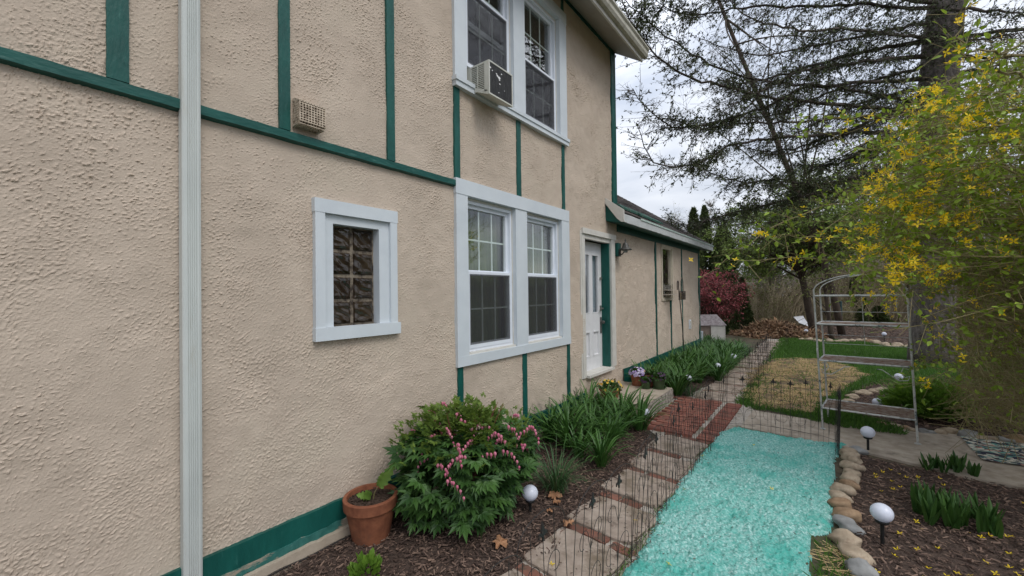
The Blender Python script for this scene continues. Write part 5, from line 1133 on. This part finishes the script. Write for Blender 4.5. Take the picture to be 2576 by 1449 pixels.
evergreen('second dark columnar evergreen beside the far roof corner',1778,520,870,42,22)
evergreen('broad olive evergreen column above the red maple',1822,570,880,78,21,'cedar',n=6500,ls=.2)
evergreen('ragged dark evergreen shrub right of the red maple',1868,700,850,64,17.5,n=2600,ls=.13,cone=.3)
evergreen('dark little evergreen column left of the forked tree',1936,722,835,24,22,n=1500,ls=.12)
evergreen('slender small evergreen between two others at the wood edge',1918,735,835,16,23,n=900,ls=.12); evergreen('small pointed evergreen just left of the forked trunk',1986,735,830,15,23,n=900,ls=.12)
evergreen('blackish conical evergreen seen through the top of the rack',2155,680,835,62,20,n=3200,ls=.16,cone=.7)
evergreen('low dark spreading evergreen behind the far mulch bed',2210,772,830,70,19,n=1800,ls=.14,cone=.5,name='evergreen_shrub',cat='shrub')
evergreen('low blackish bush left of the low dark evergreen',2165,780,830,44,18.5,n=1200,ls=.12,cone=.2,name='evergreen_shrub',cat='shrub')
D=24; bs=A(1700,870,D); bs.z=0
tree('budding_tree','thin twiggy tree just budding over the annex roof','tree',bs,[bs]+AA([(1702,760),(1708,650),(1712,590)],D),40,A(1722,570,D),(1.8,1.5,1.0),.7,12,14,.06,'woodbark','brushgreen',.1,T=T_DIAMOND)
# woodland of bare trees
def baretree(h,k,label):
    t=thing('bare_tree',(0,0,0),label,'tree','bare trees of the wood'); b=MB(); P=[(0,0,-.5)]+[(R(-.25,.25)*i/4,R(-.25,.25)*i/4,h*i/8) for i in range(1,9)]
    q,_=resample(P,16); b.tube(q,np.linspace(.17,.02,16),6); b.build('trunk',M['woodbark'],t)
    n=k; u=R(.22,1,n); i=(u*15).astype(int); B=q[np.minimum(i,15)]; a=R(0,6.28,n); up_=R(.3,1.3,n); d=nrm(np.stack([np.cos(a),np.sin(a),up_],1)); L=h*.26*(1.15-u)*R(.5,1.1,n)+.3; p=B; b=MB(); lv=MB()
    for s_ in range(4):
        d=nrm(d+rs.randn(n,3)*.2+[0,0,.12]); p2=p+d*(L/4)[:,None]; b.sticks(p,p2,.028*(1-.22*s_),.028*(.78-.22*s_),3)
        for rep in range(4):
            f=R(0,1,n)[:,None]; c=p*(1-f)+p2*f; dd=nrm(d+rs.randn(n,3)*.6+[0,0,.2]); l=L*R(.12,.34,n); e=c+dd*l[:,None]; b.sticks(c,e,.010,.005,3)
            e2=c+(e-c)*.5; g=e2+nrm(dd+rs.randn(n,3)*.7)*(l*.6)[:,None]; b.sticks(e2,g,.007,.004,3)
        p=p2
    b.build('branches',M['woodbark'],t); return t
bt=[baretree(h,k,'x') for h,k in ((11,75),(13,85),(9,65),(14,90),(10,75))]
cnt=0
for i in range(64):
    px=R(1700,2760); D=R(25,58)
    if i<14: px=R(1660,2150); D=R(27,42)
    p=A(px,760,D); sc=R(.7,1.15)*(1 if D>34 else .85)
    if px<1960: sc*=.72
    if i<5: o=bt[i]; o.scale=(sc,)*3
    else: o=dup(bt[i%5],None,R(0,6.28),sc)
    o.location=(p.x,p.y,-.3 if px>1950 else -1.6); o['label']='slim grey brown bare tree in the wood behind the garden'
for x_,y_ in ((9.5,7),(10.5,11.5),(12,3.5),(13,16),(9,-1),(14,8),(16,12)):  # out-of-view trees added for the window panes to mirror
    o=dup(bt[rnd.randrange(5)],(x_,y_,0),R(0,6.28),R(.7,.95)); o['label']='unseen bare tree added right of the garden to fill the window reflections'; o['group']='unseen trees added for the window reflections'
# brush at the wood's edge
n=24000; px=R(1850,2800,n); D=R(19,40,n); P=arr([A(a,735,d) for a,d in zip(px,D)]); P[:,2]=np.where(P[:,0]<.6,-1.8,0)-.05
h=R(.5,3.4,n)*(1+.35*np.sin(px*.021)); d=nrm(np.stack([rs.randn(n)*.38,rs.randn(n)*.38,np.ones(n)],1)); P1=P+d*(h*.5)[:,None]; P2=P1+nrm(d+rs.randn(n,3)*.28)*(h*.5)[:,None]
b=MB(); b.sticks(P,P1,.014,.009,3).sticks(P1,P2,.009,.004,3); f=R(.2,1,n)[:,None]; c=P1*(1-f)+P2*f; b.sticks(c,c+nrm(rs.randn(n,3)+[0,0,.5])*R(.2,.7,n)[:,None],.006,.003,3)
b.sticks(P[:0],P[:0],.01,.01); tag(b.build('dry_brush',M['brush']),kind='stuff')
k=7000; i=rs.randint(0,n,k); tag(MB().leaves(P2[i]+rs.randn(k,3)*.25,rs.randn(k,3),rs.randn(k,3),R(.06,.14,k),T_DIAMOND).build('brush_leaves',M['brushgreen']),kind='stuff')
# forsythia-coloured olive shrubs at the wood edge
for px,yt,w_,D,lb in ((1905,725,70,18.5,'pale olive twiggy shrub behind the brush pile'),(1960,745,60,20,'yellow green budding shrub left of the forked tree'),(2110,760,70,19,'budding shrub seen behind the rack')):
    bs=A(px,835,D); bs.z=0; C=A(px,(yt+820)/2,D)
    tree('budding_shrub',lb,'shrub',bs,[bs,A(px,800,D),A(px,770,D)],26,C,(w_/2*D/F,.6,(820-yt)/2*D/F),.45,16,26,.05,'brush','brushgreen',.03,T=T_DIAMOND,limb=.0)
# far hill
V=[];Fa=[];na=70;nr=10
for i in range(na+1):
    a=rad(-75+150*i/na)
    for j in range(nr+1):
        r=62+j*11; z=-1.5+9.5*math.sin(min(1,j/8)*PI/2)**1.2*(1+.18*math.sin(i*.35)+.1*math.sin(i*.9))+.4*math.sin(i*2.3+j); V.append((r*math.sin(a)+2,r*math.cos(a),z if j<nr else -3))
for i in range(na):
    for j in range(nr): q=i*(nr+1)+j; Fa.append((q,q+nr+1,q+nr+2,q+1))
tag(MB().add(V,Fa).build('hillside',over(mat('wooded_hill',(.10,.085,.06),(.19,.165,.125),.95,scale=1.2,detail=8,bump=1,bscale=2,bdist=.6,stretch=(1,1,.4)),(.10,.12,.05),.35,.5,.65,fac=.6),None,True),kind='structure')
# brush pile
p=A(1955,846,15.3); t=thing('brush_pile',(p.x,p.y,0),'heap of orange brown leaves and wood debris at the end of the lawn','debris pile')
dirn=np.array([rt.x,rt.y,0]); dirn/=np.linalg.norm(dirn); dep=np.array([fw.x,fw.y,0]); dep/=np.linalg.norm(dep)
def mound(n,w_,d_,h_,seedp):
    u=R(-1,1,n);v=R(-1,1,n); z=h_*np.clip(1-u**2-v**2,0,1)**.6*(1+.35*np.sin(u*4.5+2.2)+.25*np.sin(u*11+v*3)); return np.array([seedp.x,seedp.y,0])+dirn*(u*w_)[:,None]+dep*(v*d_)[:,None]+np.array([0,0,1.])*z[:,None]
X=mound(9000,1.3,.9,.34,p); k=len(X)
MB().leaves(X+rs.randn(k,3)*.03,rs.randn(k,3),rs.randn(k,3)*.5+[0,0,1.],R(.06,.2,k),([(0,-.15,0),(.5,-.2,.06),(1,0,.0),(.5,.2,.06),(0,.15,0)],[(0,1,2,3,4)])).build('leaves',mat('debris',(.08,.045,.03),(.38,.23,.13),.9,island=True,lo=0,hi=1),t)
X=mound(1200,1.3,.9,.34,p); k=len(X); d=nrm(rs.randn(k,3)*[1,1,.4])*R(.1,.35,k)[:,None]; MB().sticks(X-d,X+d,.012,.008,4).build('branches',mat('debris_wood',(.14,.08,.05),(.5,.36,.22),.9,island=True,lo=0,hi=1),t)
V=[];n=14
for i in range(n+1):
    for j in range(n+1): u=-1+2*i/n;v=-1+2*j/n; z=.28*max(0,1-u*u-v*v)**.6*(1+.35*math.sin(u*4.5+2.2)); q=np.array([p.x,p.y,0])+dirn*u*1.25+dep*v*.85; V.append((q[0],q[1],z))
MB().add(V,[(i*(n+1)+j,(i+1)*(n+1)+j,(i+1)*(n+1)+j+1,i*(n+1)+j+1) for i in range(n) for j in range(n)]).build('heap',M['mulch_base'],t,True)
# little shed, pipe, panel, fence, posts
D=14; pa,pb=A(1788,840,D),A(1824,840,D); u_=np.array([pb.x-pa.x,pb.y-pa.y,0]); Lw=np.linalg.norm(u_); u_/=Lw; v_=np.array([-u_[1],u_[0],0])
sh=thing('garden_shed',(pa.x,pa.y,0),'little white clapboard garden shed with grey roof beyond the end of the house','shed')
def loc3(x,y,z): q=np.array([pa.x,pa.y,0])+u_*x+v_*y; return (q[0],q[1],z)
def lbox(b,x0,x1,y0,y1,z0,z1,mi=0):
    V=[loc3(x,y,z) for x in (x0,x1) for y in (y0,y1) for z in (z0,z1)]; b.add(V,np.array([(0,1,3,2),(4,6,7,5),(0,4,5,1),(2,3,7,6),(0,2,6,4),(1,5,7,3)]),mi)
zt=A(1800,818,D).z; zr=A(1800,793,D).z; b=MB(); n=13
for i in range(n):
    z=-.1+(zt+.1)*i/n; z1=-.1+(zt+.1)*(i+1)/n; V=[loc3(0,-.012,z),loc3(Lw,-.012,z),loc3(Lw,0,z1),loc3(0,0,z1)]; b.add(V,[(0,1,2,3)]); V=[loc3(0,-.012,z),loc3(Lw,-.012,z),loc3(Lw,.004,z),loc3(0,.004,z)]; b.add(V,[(0,1,2,3)])
lbox(b,0,.03,-.02,.0,-.1,zt); lbox(b,Lw-.03,Lw,-.02,0,-.1,zt); b.build('clapboard_wall',M['oldwhite'],sh)
b=MB(); lbox(b,-1.2,-.001,.02,.9,-.1,zt); lbox(b,0.001,Lw-.01,.005,.9,-.1,zt); b.build('wall',mat('shed_side',(.22,.17,.14),(.30,.24,.20),.9,scale=6),sh)
b=MB(); V=[loc3(-1.3,-.04,zt),loc3(Lw+.05,-.04,zt-.01),loc3(Lw-.05,.45,zr),loc3(-1.3,.45,zr),loc3(Lw+.1,1.0,zt),loc3(-1.3,1.0,zt)]; b.add(V,[(0,1,2,3),(3,2,4,5),(1,4,2)]); b.build('roof',mat('shed_roof',(.14,.115,.115),(.28,.25,.25),.9,scale=14),sh)
p=A(1765.5,850,12.6); tag(MB().tube([(p.x,p.y,-.05),(p.x,p.y,A(1765,838,12.6).z)],.035,12).tube([(p.x,p.y,A(1765,838,12.6).z),(p.x,p.y,A(1765,833,12.6).z)],.042,12).build('vent_pipe',M['vinyl']),'short white plastic pipe standing at the far corner of the house','pipe')
p=A(2013,812,19); V=[]; b=MB(); a_=[A(1996,797,19),A(2020,794,19),A(2038,822,18.6),A(2010,812,18.6)]; b.add([tuple(q) for q in a_]+[tuple(q+Vector((0,.06,-.02))) for q in a_],[(0,1,2,3),(4,5,6,7),(0,1,5,4),(1,2,6,5),(2,3,7,6),(3,0,4,7)]); tag(b.build('white_panel',mat('panel_white',(.55,.56,.60),(.68,.69,.72),.7,scale=30)),'white sheet propped up beyond the forked tree','panel')
t=thing('garden_fence',tuple(A(2020,820,21))[:2]+(0,),'rough post and rail fence across the back of the garden','fence')
for px in (1992,2003,2014,2060,2115,2160,2215,2262): q=A(px,800,21); MB().tube([(q.x,q.y,-.1),(q.x+R(-.04,.04),q.y,A(px,768+R(-6,6),21).z)],.03,6).build('post',M['treebark'],t)
a_,c_=A(1990,774,21),A(2262,772,21); MB().tube([a_,c_],.022,6).build('rail',M['woodbark'],t)
q=A(2116,830,17.5); tag(MB().tube([(q.x,q.y,-.1),(q.x,q.y,A(2116,762,17.5).z)],.05,8).ball((q.x,q.y,A(2116,760,17.5).z),.06).build('yard_post',mat('teal_post',(.02,.05,.05),(.05,.09,.09),.6,scale=9)),'dark green post with a round top at the back of the garden','post')
q=A(2206,836,18); t=thing('birdhouse',(q.x,q.y,0),'small pale green birdhouse low behind the far mulch bed','birdhouse'); z=A(2206,823,18).z
MB().box(q.x-.15,q.y-.1,z-.13,q.x+.15,q.y+.1,z+.1).prism([(q.x-.18,z+.1),(q.x+.18,z+.1),(q.x,z+.2)],q.y-.12,q.y+.12,1).build('box',mat('pale_green',(.20,.34,.20),(.26,.42,.26),.8,scale=6),t); MB().tube([(q.x,q.y-.105,z),(q.x,q.y-.10,z)],.035,12).build('hole',M['dark'],t); MB().tube([(q.x,q.y,-.05),(q.x,q.y,z-.13)],.02).build('stake',M['treebark'],t)
q=A(2337,697,8.95); t=thing('hanging_box',(q.x,q.y,q.z),'small dark blue box fixed on the trunk of the big conifer','box'); MB().box(q.x-.09,q.y-.06,q.z-.10,q.x+.09,q.y+.06,q.z+.08).prism([(q.x-.11,q.z+.08),(q.x+.11,q.z+.08),(q.x,q.z+.14)],q.y-.08,q.y+.08,1).build('case',mat('blue_box',(.02,.045,.13),(.04,.08,.2),.5,scale=9),t)
# cars down on the drive
def car(name,label,loc,rz,L,Wc,Hc,m,suv):
    t=thing(name,loc,label,'car','cars parked on the drive'); b=MB()
    pr_=[(-L/2,.35),(L/2,.35),(L/2,.75),(L/2-.1,.92),(L*.22,1.0),(-L/2+.05,1.0),(-L/2,.8)] if not suv else [(-L/2,.35),(L/2,.35),(L/2,.9),(L/2-.1,1.05),(L*.25,1.12),(-L/2+.02,1.12),(-L/2,.9)]
    h0=pr_[4][1]; b.prism(pr_,-Wc/2,Wc/2,1); cb=[(L*.20,h0),(L*.08,Hc-.03),(-L*.30 if not suv else -L*.44,Hc),(-L*.42 if not suv else -L*.49,h0)]
    V=[(x,y*(1 if z==h0 else .84),z) for y in (-Wc/2+.04,Wc/2-.04) for x,z in cb]; b.add(V,[(0,1,2,3),(7,6,5,4),(1,2,6,5)]); b.add(V,[(0,1,5,4),(2,3,7,6)]); b.build('body',m,t)
    g=MB()
    for s_ in (-1,1):
        q=lambda x,z: (x,s_*((Wc/2-.03)-(z-h0)/(Hc-h0)*(Wc/2*.16)+.012),z)
        g.add([q(L*.165,h0+.05),q(L*.065,Hc-.12),q(-.02*L,Hc-.11),q(-.02*L,h0+.05)],[(0,1,2,3)]); g.add([q(-.05*L,h0+.05),q(-.05*L,Hc-.11),q(cb[2][0]*.9,Hc-.12),q(cb[3][0]*.88,h0+.05)],[(0,1,2,3)])
    x0,x1=cb[3][0],cb[2][0]; g.add([(x0-.015,-Wc*.42,h0+.06),(x1-.02,-Wc*.37,Hc-.1),(x1-.02,Wc*.37,Hc-.1),(x0-.015,Wc*.42,h0+.06)],[(0,1,2,3)])
    x0,x1=cb[0][0],cb[1][0]; g.add([(x0+.015,-Wc*.42,h0+.06),(x1+.02,-Wc*.37,Hc-.1),(x1+.02,Wc*.37,Hc-.1),(x0+.015,Wc*.42,h0+.06)],[(0,1,2,3)])
    g.build('windows',mat('car_glass',(.02,.025,.03),rough=.08,spec=.8),t)
    for x in (-L*.31,L*.31):
        for s_ in (-1,1):
            wl_=MB().tube([(x,s_*(Wc/2-.18),.33),(x,s_*(Wc/2+.01),.33)],.33,18).build('wheel',M['blackplastic'],t); MB().tube([(x,s_*(Wc/2+.011),.33),(x,s_*(Wc/2+.02),.33)],.18,12).build('rim',M['brass'],wl_)
    for s_ in (-1,1): MB().box(-L/2-.012,s_*Wc*.4-.1,.75,-L/2,s_*Wc*.4+.1,.9).build('tail_light',mat('tail',(.3,.02,.02),rough=.3),t)
    MB().box(-L/2-.08,-Wc/2+.04,.38,-L/2-.001,Wc/2-.04,.58).build('bumper',M['bronze'],t); MB().box(-L/2-.014,-.26,.68,-L/2-.002,.26,.80).build('licence_plate',M['vinyl'],t)
    t.rotation_euler[2]=rz
mk=lambda c: (lambda m:m)(mat('car_paint',c,rough=.3,spec=.6))
# local -x (rear) faces the camera
th=math.atan2(fw.y,fw.x)-.35
q=A(1866,830,32); e=rt.normalized()*1.0; car('parked_car','dark green car seen from behind, partly hidden by the brush pile',(q.x+e.x*1.1+fw.x*2,q.y+e.y*1.1+fw.y*2,-2.62),th+.25,4.6,1.85,1.75,mk((.02,.05,.045)),True)
q=A(1838,835,31); car('parked_car','pale silver blue car half hidden by the little shed',(q.x+fw.x*1.5,q.y+fw.y*1.5,-2.62),th+1.1,4.4,1.75,1.42,mk((.48,.55,.60)),False)
q=A(1844,860,24); t=thing('grey_post',(q.x,q.y,-1.6),'slim grey wooden post in front of the cars','post'); MB().tube([(q.x,q.y,-1.8),(q.x,q.y,A(1847,826,24).z)],.09,6).build('shaft',M['woodbark'],t); MB().lathe([(.09,0),(.001,.2)],(q.x,q.y,A(1847,826,24).z),6).build('cap',M['woodbark'],t)
# ================================================================== FORSYTHIA
ft=thing('forsythia_shrub',(5.6,5.2,0),'huge arching shrub with fresh green leaves and yellow flowers filling the right side','shrub')
def leftlim(y): return np.interp(y,[0,60,200,300,420,520,700,800,900,1000,1080],[2400,2330,2330,2210,2120,2105,2140,2190,2250,2290,2330])
ST=MB(); FP=[];FD=[];LPp=[];LDd=[]; tw0=[];tw1=[]
stems=[]
for k in range(150):
    y=R(170,1050); 
    if k<90: y=R(250,820)
    x=leftlim(y)+abs(rs.normal(0,1))*150; x=min(x,2700); D=R(2.7,5.2)
    if y<300: D=R(2.4,3.6)
    tip=np.array(A(x,y,D)); az=R(0,6.28); B=np.array([5.7+R(-.9,.7),5.0+R(-1.2,2.6),0.]); 
    hh=max(tip[2]+R(.2,.7),R(1.2,2.6)); mid=B*.45+tip*.55; mid[2]=hh; m0=B*.85+tip*.15; m0[2]=hh*.75
    stems.append((bezp([B,m0,mid+R(-.2,.2,3),tip],22),D,y,x))
for (c,D0,D1) in (([(2700,560),(2500,620),(2250,640),(2080,655),(1980,640),(1855,655)],3.6,3.1),([(2700,700),(2400,640),(2100,600),(2010,590),(1905,590)],3.6,3.0),([(2650,780),(2300,560),(2100,500),(1960,560),(1760,700)],3.8,3.3),([(2640,210),(2560,195),(2480,160),(2400,125)],2.0,2.3),
                  ([(2650,300),(2420,330),(2200,380),(2030,330)],3.3,2.9),([(2650,340),(2440,300),(2300,290),(2120,295),(1985,300)],3.2,2.9),([(2600,140),(2420,125),(2400,60),(2440,0)],2.3,2.3),([(2700,500),(2500,400),(2300,440),(2150,520),(2060,600)],3.4,3.0),
                  ([(2700,460),(2450,430),(2300,520),(2200,640),(2140,760)],3.2,3.2)):
    stems.append((resample([A(x,y,D0+(D1-D0)*i/(len(c)-1)) for i,(x,y) in enumerate(c)],22)[0],D1,500,2000))
for P,D,yy,xx in stems:
    P=arr(P); n=len(P); P[1:-1]+=rs.randn(n-2,3)*.012; ST.tube(P,np.linspace(.0085,.0016,n),5)
    L=np.linalg.norm(np.diff(P,axis=0),axis=1).sum(); nb=int(L/.055); t=R(.28,1,nb)*(n-1.001); a=t.astype(int); f=(t-a)[:,None]; B=P[a]*(1-f)+P[a+1]*f; T=nrm(P[a+1]-P[a])
    d=nrm(T*R(.2,.9,(nb,1))+rs.randn(nb,3)*.55+[0,0,.15]); l=R(.06,.30,nb); E_=B+d*l[:,None]; tw0.append(B); tw1.append(E_)
    for rep in range(4): u=R(0,1,nb)[:,None]; LPp.append(B*(1-u)+E_*u); LDd.append(nrm(d+rs.randn(nb,3)*.7))
    LPp.append(B); LDd.append(nrm(T+rs.randn(nb,3)*.8))
    u=R(0,1,nb)[:,None]; q=B*(1-u)+E_*u; cl=(np.sin(t*.9+rnd.uniform(0,6))>.35)
    for rep in range(3): FP.append(q[cl]+rs.randn(cl.sum(),3)*.022); FD.append(d[cl]+rs.randn(cl.sum(),3)*.8)
ST.build('stem',M['fstem'],ft)
tw0=np.concatenate(tw0);tw1=np.concatenate(tw1)
# tangled inner twigs
k=4800; y=R(620,1080,k); x=R(2420,2800,k); Dk=R(3.2,6.2,k); c=arr([A(a,b_,d) for a,b_,d in zip(x,y,Dk)]); c=c[(c[:,2]>.12)]; k=len(c); d=nrm(rs.randn(k,3)*[1,1,.8]+np.array([-.5,-.2,.5]))*R(.1,.4,k)[:,None]
ok=((c+d)[:,2]>.05)&((c-d)[:,2]>.02)
b=MB(); b.sticks(tw0,tw1,.0022,.001,3); b.sticks((c-d)[ok],(c+d)[ok],.0024,.0014,3); b.build('twigs',M['fstem'],ft); LPp.append(c[ok]); LDd.append(rs.randn(ok.sum(),3)); LPp.append((c+d)[ok]); LDd.append(rs.randn(ok.sum(),3)+[0,0,.5])
X=np.concatenate(LPp);Dd=np.concatenate(LDd)
def proj(X): v=X-np.array(CAM); D=v@np.array(fw); return 1288+F*(v@np.array(rt))/D,724.5-F*(v@np.array(up))/D,D
px,py,Dp=proj(X); keep=rs.rand(len(X))<np.interp(px,[1800,2150,2350,2600],[.36,.52,.46,.50])*np.interp(py,[0,300,600,800,1100],[.7,1,.95,.8,.6])
keep&=Dp>1.5
X=X[keep];Dd=Dd[keep]; k=len(X); print('forsythia leaves',k)
MB().leaves(X,Dd,rs.randn(k,3)*.6+[0,0,1.],R(.028,.056,k),T_LEAF).build('foliage',M['fleaf'],ft)
X=np.concatenate(FP);Dd=np.concatenate(FD); px,py,Dp=proj(X)
w_=np.exp(-((px-(2330-.25*(py-400)))/150)**2)*np.interp(py,[150,260,620,800,1000],[.15,1,1,.45,.1])+.10; keep=(rs.rand(len(X))<w_*1.25*(np.sin(px*.05+py*.021)+np.sin(py*.043-px*.02)>-.3))&(Dp>1.5)
X=X[keep];Dd=Dd[keep]
ex=arr([A(x+R(-8,8),y+R(-8,8),d) for x,y,d in ([(1905,588,3.0)]*3+[(1915,595,3.0),(1930,590,3.02),(1945,592,3.05)]+[(1855,653,3.1),(1842,666,3.1),(1740,658,3.3),(2110,282,3.0),(2118,296,3.0),(2125,300,3.0)]+[(2440,15,2.3),(2425,35,2.3),(2400,50,2.3)])])
X=np.concatenate([X,ex]); Dd=np.concatenate([Dd,rs.randn(len(ex),3)]); k=len(X); print('flowers',k)
nn=nrm(rs.randn(k,3)*.7+[0,0,.35]); MB().leaves(X,np.cross(nn,rs.randn(k,3)),nn,R(.022,.033,k),star(4,1,.24,.22)).build('flowers',M['fflower'],ft)
print('objects',len(col.objects))
